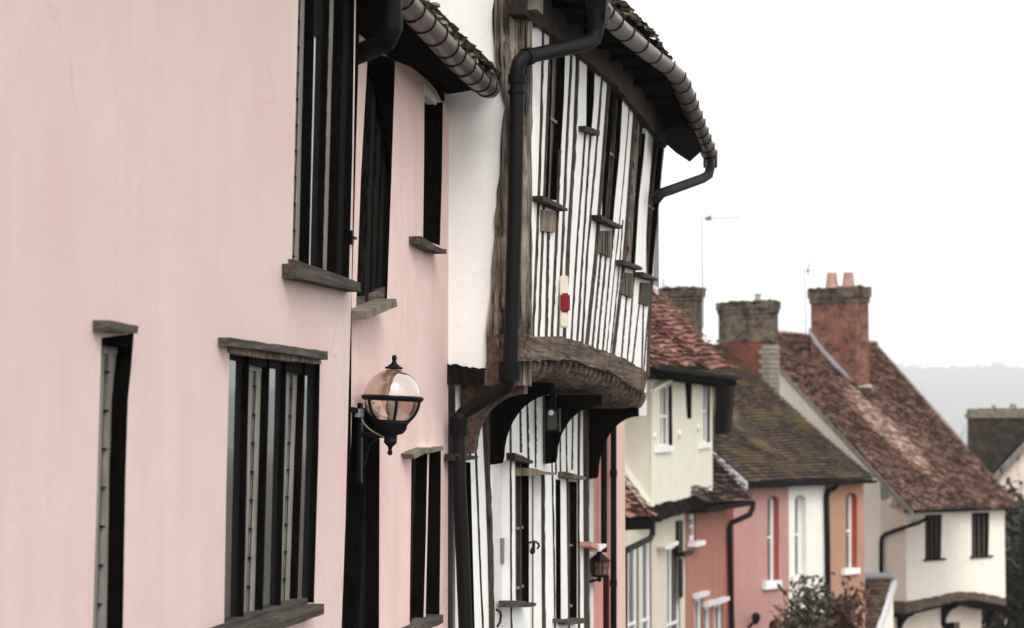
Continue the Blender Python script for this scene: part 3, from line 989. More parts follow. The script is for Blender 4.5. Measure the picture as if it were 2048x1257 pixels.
w3 = [(1270, 212), (1294, 242), (1287, 320), (1278, 400), (1270, 532), (1248, 522), (1256, 400)]
w4 = [(1308, 258), (1328, 284), (1318, 400), (1306, 540), (1304, 558), (1288, 548), (1296, 400)]
wins = [w1, w1b, w2, w3, w4]
mb = MB()
out3 = F3.P([(x, y - 34) for x, y in beam_lo]) + F3.P(edge_r) + F3.P([(1250, 722), (1200, 703), (1150, 685), (1100, 680), (1048, 672)])
mb.wall(F3, out3, [F3.P(q) for q in wins], 0, .10)
# near flank: white panel below, gable above
zb = 1.99
xp = lambda px, py: S3.p(px, py)[0]
mb.wall(S3, [(-3.2, S3.p(940, 742)[1]), (xp(985, 742), S3.p(985, 742)[1]), (xp(990, 640), S3.p(990, 640)[1]), (xp(1000, 430), S3.p(1000, 430)[1]), (xp(1012, 200), S3.p(1012, 200)[1]), (xp(1000, 0), S3.p(1000, 0)[1]), (-2.62, 4.32),
             (-5.3, 7.5), (-8.2, 4.4), (-8.2, -1.5), (-3.2, -1.5)], (), 0)
mb.face([Vector((XU, Y3E, 1.8)), Vector((XU, Y3E, 4.3)), Vector((-5.3, Y3E, 7.5)), Vector((-8.2, Y3E, 4.3)), Vector((-8.2, Y3E, -1.5)), Vector((XL - .02, Y3E, -1.5)), Vector((XL - .02, Y3E, 1.8))])
mb.face([Vector((-8.2, SY, -1.5)), Vector((-8.2, Y3E, -1.5)), Vector((-8.2, Y3E, 4.4)), Vector((-8.2, SY, 4.4))])
mb.build('wall', 'white', H3)

# close studding of the upper storey: (x left, x right) at heights y, from beam to bressumer
def stud(F, L, Rr, y0, y1, n1, m='dark_wood', name='stud', parent=None, jit=.0048):
    ys_ = [y0 + (y1 - y0) * i / 6 for i in range(7)]
    A = [F.p(lx(L, y), y, 0) for y in ys_]
    B = [F.p(lx(Rr, y), y, n1) for y in ys_]
    A = [(u, b[1]) for (u, _), b in zip(A, B)]
    mb = MB()
    mb.strip(F, A, B, -.002, n1, 30, jit)
    return mb.build(name, m, parent or H3)
def S(c, w, y0=None, y1=None, n1=.013, m='dark_wood'):
    """c: centre line [(x,y)..]; w width in pixels"""
    w *= 1.2
    L = [(x - w / 2, y) for x, y in c]
    Rr = [(x + w / 2, y) for x, y in c]
    if y0 is None:
        x = c[0][0]
        for _ in range(6):
            y0 = ly(beam_lo, x) - 6; x = lx(c, y0)
    if y1 is None:
        x = c[-1][0]
        for _ in range(6):
            y1 = ly(bres_hi, x) + 8; x = lx(c, y1)
    stud(F3, L, Rr, y0, y1, n1, m)
S([(1085, 130), (1081, 300), (1073.6, 500), (1067, 650)], 4.5)
S([(1092, 300), (1084, 500), (1078.5, 650)], 4.2)
S([(1096.5, 480), (1095, 560), (1093, 650)], 5, 462)
S([(1132, 110), (1120, 300), (1112, 500), (1105, 650)], 5.2, 300)
S([(1143, 115), (1133, 300), (1125, 500), (1117, 650)], 4.8)
S([(1156, 110), (1148.5, 300), (1136, 500), (1130, 650)], 6.5, None, None, .02)
S([(1168, 300), (1153.5, 500), (1144.5, 650)], 3.6, 262)
S([(1181, 270), (1179, 300), (1166, 500), (1156.5, 650)], 3.8, 262)
S([(1204, 160), (1193, 300), (1175, 500), (1166.5, 650)], 4.0)
S([(1217, 180), (1208, 300), (1199, 420), (1191.5, 515), (1177.5, 650)], 6.5, None, None, .022)
S([(1201, 520), (1189, 650)], 4.0, 503)
S([(1211.5, 520), (1199, 650)], 3.8, 507)
S([(1232, 420), (1221.5, 520), (1210, 650)], 3.4, 446)
S([(1256, 250), (1244, 400), (1231, 520), (1218.5, 650)], 2.0, None, None, .008)
S([(1246, 440), (1240, 520), (1227, 650)], 2.4, 440, None, .008)
S([(1268, 250), (1257, 400), (1249, 520), (1233.5, 650)], 6, None, None, .022)
S([(1253.5, 590), (1248.5, 650)], 3.2, 588)
S([(1270, 530), (1260.5, 650)], 3.0, 540)
S([(1281, 590), (1274, 650)], 2.8, 575)
S([(1289, 545), (1286, 650), (1284, 720)], 2.4, 605)
S([(1304, 560), (1294.5, 650), (1288, 735)], 2.8, 600)
S([(1330, 300), (1314, 420), (1301, 600), (1296, 735)], 2.0, 560, None, .02)

# top beam under the eaves
m = MB()
hi = F3.P([(1046, -60), (1065, -40), (1100, -10), (1150, 40), (1200, 82), (1250, 128), (1300, 195), (1340, 262)], .05)
lo = F3.P(beam_lo[:-1] + [(1334, 296)], .05)
m.strip(F3, hi, lo, -.06, .05, 40, .010)
m.build('eaves_beam', 'dark_wood_h', H3)
# bressumer
m = MB()
m.strip(F3, F3.P(bres_hi, .06), F3.P(bres_lo, .06), -.12, .06, 46, .007)
m.build('bressumer', 'old_oak_h', H3)
m = MB()
for q in ((1240, 1262), (1262, 1290)):
    pass
# joist ends, rounded, and the coved boards behind them
jx = [1068, 1077, 1090, 1102, 1115, 1128, 1140, 1151, 1162, 1172, 1182, 1191, 1200, 1209, 1218, 1227, 1236, 1245, 1253, 1261, 1269, 1276, 1283, 1289]
for i, x in enumerate(jx):
    yb = ly(bres_lo, x)
    u, z = F3.p(x, yb - 2, .03)
    pr = [(.035, 0), (.037, -.035), (.028, -.075), (.0, -.115), (-.05, -.14), (-.12, -.15), (-.46, -.15), (-.46, 0)]
    h = rnd.uniform(.92, 1.05)
    wj = .043 * rnd.uniform(.9, 1.1)
    m = MB()
    m.rings([[F3.w(u - wj, z + q * h, n + rnd.uniform(-.003, .003)) for n, q in pr], [F3.w(u + wj, z + q * h, n + rnd.uniform(-.003, .003)) for n, q in pr]])
    m.build('joist', 'old_oak_h', H3)
m = MB()
cur = [F3.p(x, ly(bres_lo, x), .0) for x in (1062, 1090, 1150, 1200, 1250, 1292)]
pr = [(-.04, .03), (-.04, -.03), (-.05, -.07), (-.08, -.105), (-.12, -.13), (-.50, -.135), (-.5, .03)]
m.rings([[F3.w(u, z + q, n) for n, q in pr] for u, z in resample(cur, 20)])
m.build('jetty_boards', 'black_worn', H3)  # near-black, putting the shade between the joists into the colour

# corner post: flank and street faces
pl = [(994, -60), (985, 30), (989, 100), (996, 170), (1008, 210), (1005, 260), (999, 330), (992, 420), (985, 520), (979, 600), (975, 660), (972, 772)]
pr_ = [(1062, -60), (1062, 40), (1066, 120), (1065, 250), (1061, 360), (1058, 450), (1054, 560), (1051, 640), (1050, 772)]
m = MB()
Lp = resample(S3.P(pl, .03), 30); Rp = resample([F3.p(x, y, .035) for x, y in pr_], 30)
rs = []
for (xl, zl), (uR, zR) in zip(Lp, Rp):
    j = lambda s_=.008: rnd.uniform(-s_, s_)
    rs.append([Vector((xl + j(), SY - .03 + j(), zl)), Vector(((xl + XU) / 2 - .03, SY - .045 + j(), zl)), Vector((XU + .02 + j(), SY - .03 + j(), zl)), Vector((XU + .037, SY + .02, zl)),
               Vector((XU + .035 + j(.004), max(SY + .06, uR), zR)), Vector((XU - .1, max(SY + .06, uR), zR)), Vector((xl, SY + .08, zl))])
m.rings(rs)
m.build('corner_post', 'old_oak', H3)
m = MB()
m.strip(S3, S3.P([(972, 668), (1040, 668)], .05), S3.P([(974, 768), (1036, 768)], .05), -.05, .05, 10, .005)
m.build('post_foot', 'red_oak', H3)
m = MB()
m.strip(S3, S3.P([(880, 727), (905, 729), (940, 736), (985, 737)], .03), S3.P([(880, 768), (905, 768), (940, 768), (985, 770)], .03), -.1, .03, 16, .008)
m.build('flank_sill', 'black_worn', H3)
m = MB()
m.prism(S3, S3.P([(1013, -60), (1046, -60), (1042, 22), (1016, 24)], .16), -.05, .16)
m.prism(S3, S3.P([(1047, -60), (1076, -60), (1074, 18), (1046, 22)], .14), -.05, .14)
m.build('plate_end', 'mossy_stone', H3)

# windows of the upper storey
def up_window(name, opening, strips, panes_x, sill, corbel, npn=-.055):
    op = F3.P(opening)
    z0, z1 = min(z for _, z in op), max(z for _, z in op)
    fr = MB()
    xs_ = sorted(opening, key=lambda q: q[1])
    rl = strips['right']
    a = F3.P(rl)
    fr.strip(F3, [(u - .008, z) for u, z in a], [(u + .06, z) for u, z in a], npn - .02, -.003, 10, .002)
    Wn = fr.build('window', 'black_wood', H3)
    pn = MB()
    u0, u1 = min(u for u, _ in op) - .3, max(u for u, _ in op) + .05
    pn.face([F3.w(u0, z0 - .02, npn), F3.w(u1, z0 - .02, npn), F3.w(u1, z1 + .02, npn), F3.w(u0, z1 + .02, npn)])
    pn.build('pane', 'glass_brown', Wn)
    for l, w, nf, mt in strips['posts']:
        q = MB(); a = F3.P(l, nf)
        q.strip(F3, a, [(u + w, z) for u, z in a], npn - .01, nf, 10, .002)
        q.build('mullion', mt, Wn)
    if strips.get('bar'):
        q = MB(); (x, y) = strips['bar']
        u, z = F3.p(x, y, npn)
        q.box(F3, u - .25, u + .12, z - .010, z + .010, npn, npn + .02)
        q.build('saddle_bar', 'sash_grey', Wn)
    if sill:
        q = MB()
        t, b, nn = sill
        q.strip(F3, F3.P(t, nn), F3.P(b, nn), -.04, nn, 5, .002)
        q.build('sill', 'dark_wood_h', Wn)
    if corbel:
        q = MB()
        q.prism(F3, F3.P(corbel[0], .02), -.03, .02)
        q.build('apron_block', corbel[1], Wn)
    return Wn
up_window('window', w1, {'right': [(1131, 84), (1128, 200), (1122, 300), (1117, 402)], 'bar': (1106, 244),
          'posts': [([(1103, 80), (1099, 240), (1094, 394)], .05, -.02, 'black_wood'), ([(1108, 80), (1102, 240), (1097, 396)], .03, -.045, 'grey_wood')]}, None,
          ([(1086, 392), (1120, 408), (1136, 418)], [(1087, 402), (1118, 416), (1135, 423)], .07),
          ([(1087, 420), (1114, 426), (1111, 466), (1086, 462)], 'oak_tan'))
up_window('window', w1b, {'right': [(1190, 128), (1188, 200), (1183, 264)], 'posts': [([(1178, 118), (1175, 260)], .06, -.02, 'black_wood')]}, None,
          ([(1171, 252), (1200, 262)], [(1171, 262), (1199, 272)], .05), None)
up_window('window', w2, {'right': [(1246, 184), (1240, 300), (1230, 410), (1226, 446)], 'bar': (1222, 312),
          'posts': [([(1226, 168), (1218, 300), (1208, 436)], .05, -.025, 'black_wood'), ([(1236, 178), (1228, 300), (1218, 440)], .03, -.03, 'dark_wood')]}, None,
          ([(1202, 430), (1224, 442), (1246, 452)], [(1203, 440), (1222, 450), (1245, 458)], .07),
          ([(1200, 462), (1226, 462), (1222, 516), (1195, 503)], 'old_oak'))
up_window('window', w3, {'right': [(1294, 242), (1287, 320), (1278, 410), (1270, 534)], 'bar': (1270, 392),
          'posts': [([(1276, 214), (1264, 400), (1256, 526)], .16, -.012, 'old_oak'), ([(1286, 230), (1274, 400), (1264, 528)], .03, -.03, 'dark_wood')]}, None,
          ([(1248, 520), (1266, 527), (1285, 535)], [(1248, 530), (1266, 535), (1285, 541)], .07),
          ([(1247, 545), (1268, 547), (1264, 597), (1242, 586)], 'old_oak'))
up_window('window', w4, {'right': [(1329, 286), (1318, 400), (1308, 530), (1304, 560)], 'bar': (1302, 418),
          'posts': [([(1316, 262), (1304, 400), (1294, 550)], .05, -.025, 'dark_wood')]}, None,
          ([(1286, 544), (1300, 550), (1316, 558)], [(1286, 554), (1300, 558), (1316, 562)], .07),
          ([(1284, 565), (1304, 567), (1299, 613), (1281, 606)], 'dark_wood'))

# eaves: roof, boards, gutter and two rainwater pipes
NG3 = .35
gp3 = [(1195, 6), (1225, 40), (1262, 73), (1300, 104), (1332, 128), (1348, 143), (1359, 160), (1370, 185), (1384, 222), (1400, 262), (1413, 292), (1421, 312)]
gr3 = [22, 22, 21, 20, 19, 19, 19, 19, 18, 17, 16, 15]
gw3 = [F3.w(*F3.p(x, y, NG3), NG3) for x, y in gp3]
rr3 = [q * (w - EYE).length / FPX for q, w in zip(gr3, gw3)]
m = MB(); gutter_run(m, gw3, rr3)
G3 = m.build('gutter', 'gutter', H3)
for px_ in (1206, 1224, 1247, 1275, 1303, 1330, 1352, 1362, 1372, 1378, 1386, 1392, 1399, 1405, 1412, 1418):
    t = [i for i in range(len(gp3) - 1) if gp3[i][0] <= px_ <= gp3[i + 1][0]][0]
    f = (px_ - gp3[t][0]) / (gp3[t + 1][0] - gp3[t][0])
    m = MB(); hoop(m, gw3[t].lerp(gw3[t + 1], f), gw3[t + 1] - gw3[t], lerp(rr3[t], rr3[t + 1], f) + .004, .006)
    m.build('bracket', 'black_iron', G3)
ev = [Vector((w.x - .05, w.y, w.z + .075)) for w in gw3]
ev = [Vector((ev[0].x, SY - .12, ev[0].z - .06))] + ev
rg = [Vector((-5.3, e.y, 7.75 + .3 * math.sin(i))) if False else Vector((-5.3, e.y, 7.8)) for i, e in enumerate(ev)]
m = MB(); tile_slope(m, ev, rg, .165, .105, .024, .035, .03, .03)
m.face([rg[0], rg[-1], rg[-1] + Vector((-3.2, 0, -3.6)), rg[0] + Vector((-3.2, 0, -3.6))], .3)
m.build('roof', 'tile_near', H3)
m = MB()
a_ = resample([F3.w(u, z - .005, .045) for u, z in [(q[0], q[1] - .02) for q in hi]], 24)
b_ = resample([tuple(Vector((w.x - .02, w.y, w.z + .02))) for w in [ev[0]] + gw3], 24)
for i in range(24):
    m.face([a_[i], a_[i + 1], b_[i + 1], b_[i]])
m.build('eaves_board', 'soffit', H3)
for i, t in enumerate((.06, .14, .23, .32, .41, .50, .59, .68, .77, .86, .95)):       # rafter feet
    k_ = t * 24; k0 = min(int(k_), 23)
    a = Vector(a_[k0]).lerp(Vector(a_[k0 + 1]), k_ - k0); b = Vector(b_[k0]).lerp(Vector(b_[k0 + 1]), k_ - k0)
    d = Vector((0, .035, 0)); dz = Vector((0, 0, -.045))
    m = MB(); m.rings([[a - d, a + d, a + d + dz, a - d + dz], [b - d, b + d, b + d + dz * .7, b - d + dz * .7]])
    m.build('rafter', 'soffit', H3)
m = MB()
e3 = gw3[-1]
q0 = F3.w(*F3.p(1330, 290, .06), .06)
pts = [(1331, 262), (1331, 288), (1352, 306), (1378, 323), (1404, 300), (1392, 270), (1372, 235)]
bp = []
for i, (x, y) in enumerate(pts):
    f = (x - 1331) / (1404 - 1331)
    bp.append(at_dist(x, y, lerp(18.2, 18.9, f)))
m.rings([bp, [q + Vector((0, .05, 0)) for q in bp]])
m.build('bargeboard', 'soffit', H3)
# near rainwater pipe: hopper, swan neck, long drop in front of the post, bend, lower drop
m = MB()
hp = F3.w(*F3.p(1196, 12, NG3), NG3)
PX = XU + .09
A = [hp + Vector((0, -.05, -.02)), F3.w(*F3.p(1192, 62, .34), .34), F3.w(*F3.p(1188, 78, .33), .33), F3.w(*F3.p(1172, 88, .29), .29),
     at_dist(1062, 112, 12.86), at_dist(1047, 116, 12.80), at_dist(1038, 126, 12.78), at_dist(1034.5, 142, 12.78), at_dist(1034, 200, 12.78), at_dist(1029, 450, 12.78), at_dist(1021, 700, 12.78), at_dist(1019, 752, 12.78)]
r0 = 15.5 * 12.8 / FPX
m.tube(A, [r0 * 1.25, r0 * 1.15, r0 * 1.1, r0 * 1.08] + [r0] * 8, 16)
A2 = [at_dist(1019, 752, 12.78), at_dist(1012, 775, 12.80), at_dist(990, 788, 12.82), at_dist(930, 824, 12.9), at_dist(918, 836, 12.88), at_dist(917, 860, 12.86), at_dist(918, 960, 12.86), at_dist(925, 1100, 12.86), at_dist(931, 1257, 12.86), at_dist(934, 1400, 12.86)]
m.tube(A2, r0 * .94, 16)
DP = m.build('downpipe', 'grey_pipe', H3)
for p, q, s_ in [((1019, 724), (1019, 762), 1.45), ((1034.3, 150), (1033.6, 168), 1.22), ((1033, 182), (1032.8, 188), 1.2), ((917, 836), (917, 872), 1.25)]:
    Yq = 12.78 if p[0] > 1000 else 12.86
    m = MB(); m.tube([at_dist(*p, Yq), at_dist(*q, Yq)], r0 * s_, 16)
    m.build('pipe_collar', 'black_plastic', DP)
m = MB(); m.tube([at_dist(1050, 115, 12.81), at_dist(1060, 112.5, 12.86)], r0 * 1.2, 16)
m.build('pipe_collar', 'black_plastic', DP)
m = MB()
m.rings([[hp + Vector((s0 * .075, s1 * .10, .06)) for s0, s1 in ((-1, -1), (1, -1), (1, 1), (-1, 1))], [hp + Vector((s0 * .06, s1 * .085, -.07)) for s0, s1 in ((-1, -1), (1, -1), (1, 1), (-1, 1))], [hp + Vector((s0 * .05, s1 * .05, -.12)) for s0, s1 in ((-1, -1), (1, -1), (1, 1), (-1, 1))]])
m.build('hopper', 'black_plastic', DP)
m = MB()
r1 = 10 * 19.3 / FPX
e = gw3[-1]
A = [e + Vector((0, -.02, -.02)), at_dist(1420, 338, 19.45), at_dist(1417, 350, 19.4), at_dist(1406, 357, 19.25), at_dist(1340, 381, 18.3), at_dist(1322, 387, 18.05), at_dist(1312, 400, 18.0)]
m.tube(A, r1, 12)
m.tube([A[0], A[0] + Vector((0, 0, -.09))], r1 * 1.5, 12)
m.build('downpipe', 'black_plastic', H3)

# curved jetty brackets
for (yb, ztop, ztip, xin) in ((13.08, 1.95, 1.56, -2.62), (13.87, 1.965, 1.49, -2.60), (15.76, 1.925, 1.475, -2.60), (17.62, 1.86, 1.33, -2.60)):
    B_ = Facade((0, yb), (1, 0))
    x0 = XL + .02
    arc = []
    for q in range(11):
        a = q / 10 * math.pi / 2
        arc.append((xin - (xin - x0 - .07) * math.sin(a) ** 1.0 * 1.0, ztop - .07 - (ztop - .07 - ztip) * (1 - math.cos(a))))
    poly = [(x0, ztop), (xin, ztop)] + arc + [(x0 + .06, ztip - .04), (x0, ztip - .05)]
    m = MB()
    m.prism(B_, poly, -.12, .0)
    m.build('jetty_bracket', 'black_wood' if yb > 13.5 else 'red_oak', H3)

# lower storey: white wall with studs
d1 = [(985, 925), (1019, 920), (1019, 1500), (985, 1500)]
l1 = [(1030, 920), (1058, 928), (1058, 1214), (1031, 1200)]
d2 = [(1060, 948), (1082, 950), (1083, 1500), (1061, 1500)]
l0 = [(924, 925), (941, 925), (945, 1080), (953, 1400), (924, 1400)]
l2 = [(1111, 958), (1121, 960), (1122, 1242), (1112, 1240)]
l3 = [(1135, 958), (1154, 964), (1154, 1246), (1138, 1240)]
mb = MB()
zt = 2.0
Y3L = 17.75
mb.wall(F3L, [(SY + .02, -1.6), (SY + .02, zt), (Y3L, zt), (Y3L, -1.6)], [F3L.P(q) for q in (d1, l1, d2, l0, l2, l3)], 0, .07, (0, 2))
mb.build('lower_wall', 'white', H3)
def SL(c, w, y0=790, y1=1420, n1=.012, mt='dark_wood'):
    stud(F3L, [(x - w / 2, y) for x, y in c], [(x + w / 2, y) for x, y in c], y0, y1, n1, mt)
SL([(939, 830), (936, 860), (941, 920)], 5, 790, 915)
SL([(949, 830), (951, 900), (954.5, 980), (961, 1150), (966, 1257)], 4)
SL([(974, 920), (977, 980), (981, 1100), (984, 1257)], 12, 780, 1420, .03)
SL([(1021, 880), (1021.5, 980), (1022, 1100), (1023, 1257)], 4)
SL([(1041, 830), (1042, 905)], 5, 790, 905)
SL([(1055, 830), (1057, 925)], 4.5, 790, 930)
SL([(1071, 820), (1071.5, 935)], 4, 790, 935)
SL([(1086, 950), (1086.5, 1100), (1088, 1257)], 8, 946, 1420, .02)
SL([(1103, 860), (1105.5, 980), (1109, 1150), (1110, 1257)], 3.6)
SL([(1111, 860), (1112, 950)], 3.0, 790, 950)
SL([(1120, 830), (1121, 955)], 3.4, 790, 956)
SL([(1132, 830), (1134, 960), (1137, 1180), (1138, 1257)], 3.2)
SL([(1146, 830), (1144, 940)], 2.4, 790, 940)
SL([(1158, 830), (1157, 960), (1157.5, 1100), (1158, 1257)], 5, 790, 1420, .014)
SL([(1172, 840), (1172.5, 1000), (1174, 1257)], 12, 790, 1420, .035)
# front doors
m = MB(); nP = -.05
l = F3L.P(d1, nP)
m.face([F3L.w(l[0][0] - .25, -1.6, nP), F3L.w(l[1][0] + .05, -1.6, nP), F3L.w(l[1][0] + .05, l[0][1] + .1, nP), F3L.w(l[0][0] - .25, l[0][1] + .1, nP)])
Dr = m.build('door', 'white_door', H3)
Dr['label'] = 'plain white door with a grey letter plate'
m = MB(); m.strip(F3L, F3L.P([(1004.5, 1077), (1012, 1077)], -.035), F3L.P([(1005, 1128), (1012, 1126)], -.035), -.05, -.035)
m.build('letter_plate', 'letter', Dr)
m = MB(); m.tube([F3L.w(*F3L.p(x, y, -.0), .0) for x, y in ((993, 1220), (1000, 1224), (1002, 1232), (1000, 1244), (995, 1253))], .008, 8)
m.build('handle', 'black_iron', Dr)
m = MB(); l = F3L.P(d2, nP)
m.face([F3L.w(l[0][0] - .25, -1.6, nP), F3L.w(l[1][0] + .05, -1.6, nP), F3L.w(l[1][0] + .05, l[0][1] + .1, nP), F3L.w(l[0][0] - .25, l[0][1] + .1, nP)])
a, b = F3L.p(1064, 960, nP)[0], F3L.p(1065.5, 960, nP)[0]
Dr2 = m.build('door', 'white_door', H3)
Dr2['label'] = 'narrow white boarded door with a black curled latch'
m = MB(); m.box(F3L, a, b, -1.6, l[0][1], nP, nP + .004)
m.build('board_joint', 'dark_wood', Dr2)
m = MB()
m.tube([F3L.w(*F3L.p(x, y, .03), .03) for x, y in ((1060, 1086), (1066, 1083), (1072, 1084), (1077, 1088), (1078, 1094), (1075, 1097))], .008, 8)
m.tube([F3L.w(*F3L.p(x, y, .03), .03) for x, y in ((1068, 1084), (1067, 1094), (1065, 1104), (1064, 1109))], [.009, .012, .02, .006], 8)
m.build('latch', 'black_iron', Dr2)
# lower windows
def low_window(o, rline, posts, hood, sill, pane='glass_brown', bars=()):
    op = F3L.P(o); npn = -.055
    z0, z1 = min(z for _, z in op), max(z for _, z in op)
    m = MB(); a = F3L.P(rline)
    m.strip(F3L, [(u - .008, z) for u, z in a], [(u + .05, z) for u, z in a], npn - .01, -.003, 8, .002)
    Wn = m.build('window', 'black_wood', H3)
    m = MB(); u0, u1 = min(u for u, _ in op) - .3, max(u for u, _ in op) + .04
    m.face([F3L.w(u0, z0 - .02, npn), F3L.w(u1, z0 - .02, npn), F3L.w(u1, z1 + .02, npn), F3L.w(u0, z1 + .02, npn)])
    m.build('pane', pane, Wn)
    for l, w, nf, mt in posts:
        m = MB(); a = F3L.P(l, nf)
        m.strip(F3L, a, [(u + w, z) for u, z in a], npn, nf, 8, .002)
        m.build('mullion', mt, Wn)
    for x, y in bars:
        m = MB(); u, z = F3L.p(x, y, npn); m.box(F3L, u - .12, u + .08, z - .009, z + .009, npn, npn + .02)
        m.build('saddle_bar', 'sash_grey', Wn)
    for t, b, nn, nm, mt in hood + sill:
        m = MB(); m.strip(F3L, F3L.P(t, nn), F3L.P(b, nn), -.03, nn, 5, .003)
        m.build(nm, mt, Wn)
low_window(l0, [(941, 925), (945, 1080), (951, 1257), (953, 1400)], [([(934, 925), (936, 1080), (940, 1400)], .05, -.02, 'black_wood')],
           [([(922, 908), (957, 913)], [(922, 922), (955, 920)], .07, 'hood', 'dark_wood_h')], [], 'glass', [(931, 1062)])
low_window(l1, [(1058, 928), (1058, 1214)], [([(1040, 925), (1041, 1205)], .05, -.03, 'dark_wood')],
           [([(1030, 906), (1058, 918), (1066, 922)], [(1030, 919), (1058, 928), (1066, 928)], .06, 'hood', 'dark_wood_h'),
            ([(1061, 936), (1088, 943), (1110, 946)], [(1061, 952), (1088, 949), (1110, 950)], .09, 'hood', 'oak_tan')],
           [([(1036, 1202), (1073, 1206)], [(1036, 1216), (1072, 1213)], .10, 'sill', 'grey_wood_h')], 'glass_brown', [(1037, 1056), (1038, 1174)])
low_window(l2, [(1121, 960), (1122, 1242)], [], [], [([(1118, 1238), (1139, 1240)], [(1118, 1245), (1138, 1246)], .05, 'sill', 'grey_wood_h')], 'glass')
low_window(l3, [(1154, 964), (1154, 1246)], [([(1147, 960), (1148, 1240)], .05, -.03, 'dark_wood')],
           [([(1134, 944), (1155, 950), (1173, 954)], [(1134, 955), (1155, 959), (1172, 960)], .07, 'hood', 'old_oak_h')],
           [([(1140, 1240), (1173, 1236)], [(1140, 1250), (1170, 1247)], .09, 'sill', 'grey_wood_h')], 'glass_brown', [(1143, 1090), (1143, 1210)])

# alarm box on the studs and floodlight under the jetty
u, z = F3.p(1130, 600, .08)
AB = thing('alarm_box', 'cream alarm box with a red lens on the white studded wall', 'alarm', F3.w(u, F3.p(1130, 655, .08)[1], .03))
al = F3.p(1124, 600, .03)[0]; ar = F3.p(1142, 600, .085)[0]
zt_, zb_ = F3.p(1130, 550, .06)[1], F3.p(1130, 655, .06)[1]
m = MB(); m.box(F3, al, ar, zb_, zt_, .013, .07)
m.build('box', 'cream_plastic', AB, bevel=.008)
m = MB()
zc0, zc1 = F3.p(1126, 622, .07)[1], F3.p(1126, 583, .07)[1]
m.box(F3, al - .014, lerp(al, ar, .8), zc0, zc1, .018, .082)
m.build('lens', 'red_plastic', AB, bevel=.012)
fp = at_dist(1104, 842, 15.4)
FL = thing('floodlight', 'dark box floodlight under the overhanging upper storey', 'light', (fp.x, fp.y, fp.z - .1))
Ff = Facade((0, 15.4), (1, 0))
a, b = Ff.p(1091, 864), Ff.p(1118, 816)
m = MB(); m.box(Ff, a[0], b[0], a[1], b[1], -.08, .0)
m.box(Ff, (a[0] + b[0]) / 2 - .02, (a[0] + b[0]) / 2 + .02, b[1], b[1] + .12, -.06, -.02)
m.build('housing', 'black_iron', FL, bevel=.004)
m = MB(); a2, b2 = Ff.p(1095, 860), Ff.p(1114, 822)
m.box(Ff, a2[0], b2[0], a2[1], b2[1], .0, .006)
m.build('lens', 'glass_grey', FL)
m = MB(); c = at_dist(1103, 826, 15.38); m.lathe(c + Vector((0, -.012, 0)), [(0, -.0), (.018, .002), (.02, .006), (.012, .012), (0, .013)], 14, (0, -1, 0))
m.build('bulb', 'white_paint', FL)
# ---------------------------------------------------------------- farther down the street
def flat_poly(m, F, px, n=0.0):
    m.wall(F, F.P(px, n), (), n)

# salmon house beyond the timber framed one
F4 = Facade((XL - .02, 0), (0, 1))
H4 = thing('salmon_house', 'salmon pink house with black pipes, narrow strip behind the timber framed jetty', 'house', F4.w(18.8, ground_z(19)))
e4 = F4.p(1249, 900)[0]
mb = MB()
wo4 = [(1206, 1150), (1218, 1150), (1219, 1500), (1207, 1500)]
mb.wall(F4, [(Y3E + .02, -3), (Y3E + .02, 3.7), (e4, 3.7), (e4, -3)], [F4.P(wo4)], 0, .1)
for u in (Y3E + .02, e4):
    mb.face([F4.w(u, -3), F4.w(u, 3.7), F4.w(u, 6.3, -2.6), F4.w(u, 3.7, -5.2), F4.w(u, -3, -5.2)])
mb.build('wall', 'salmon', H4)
m = MB()
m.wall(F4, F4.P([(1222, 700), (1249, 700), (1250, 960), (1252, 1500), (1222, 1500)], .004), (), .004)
m.build('lit_strip', 'salmon_lit', H4)  # thin sheet, its paler colour painted as the lit part of the wall
m = MB(); tile_slope(m, [F4.w(Y3E + .05, 3.7, .16), F4.w(e4 - .02, 3.7, .16)], [F4.w(Y3E + .05, 6.5, -2.6), F4.w(e4 - .02, 6.5, -2.6)], .17, .11, .02)
m.face([F4.w(Y3E + .05, 6.5, -2.6), F4.w(e4, 6.5, -2.6), F4.w(e4, 3.6, -5.4), F4.w(Y3E + .05, 3.6, -5.4)])
m.build('roof', 'tile_brown', H4)
m = MB()
a, b = F4.p(1199, 1120, -.02), F4.p(1212, 1120, -.02)
m.box(F4, F4.p(1203, 1100)[0], F4.p(1218, 1100)[0], -3, F4.p(1208, 1152)[1], -.1, -.04)
DR4 = m.build('door', 'black_wood', H4)
m = MB(); m.strip(F4, F4.P([(1183, 1084), (1204, 1094)], .12), F4.P([(1183, 1093), (1204, 1104)], .12), 0, .12)
m.build('sill', 'salmon', H4)
m = MB(); m.strip(F4, F4.P([(1200, 1090), (1213, 1088)], .13), F4.P([(1200, 1103), (1213, 1094)], .13), .0, .13)
m.build('sill_end', 'white_paint', H4)
for x0, x1, y0, y1, yq, r in ((1208, 1208, 780, 1105, 18.3, 6.5), (1227, 1228, 740, 1500, 18.9, 6.0)):
    m = MB(); rr_ = r * yq / FPX
    m.tube([at_dist(x0, y0, yq), at_dist(lerp(x0, x1, .5), (y0 + y1) / 2, yq), at_dist(x1, y1, yq)], rr_, 12)
    if y1 > 1300:
        for yy in (940, 1160):
            m.tube([at_dist(x0, yy, yq), at_dist(x0, yy + 14, yq)], rr_ * 1.25, 12)
    m.build('downpipe', 'black_plastic', H4)
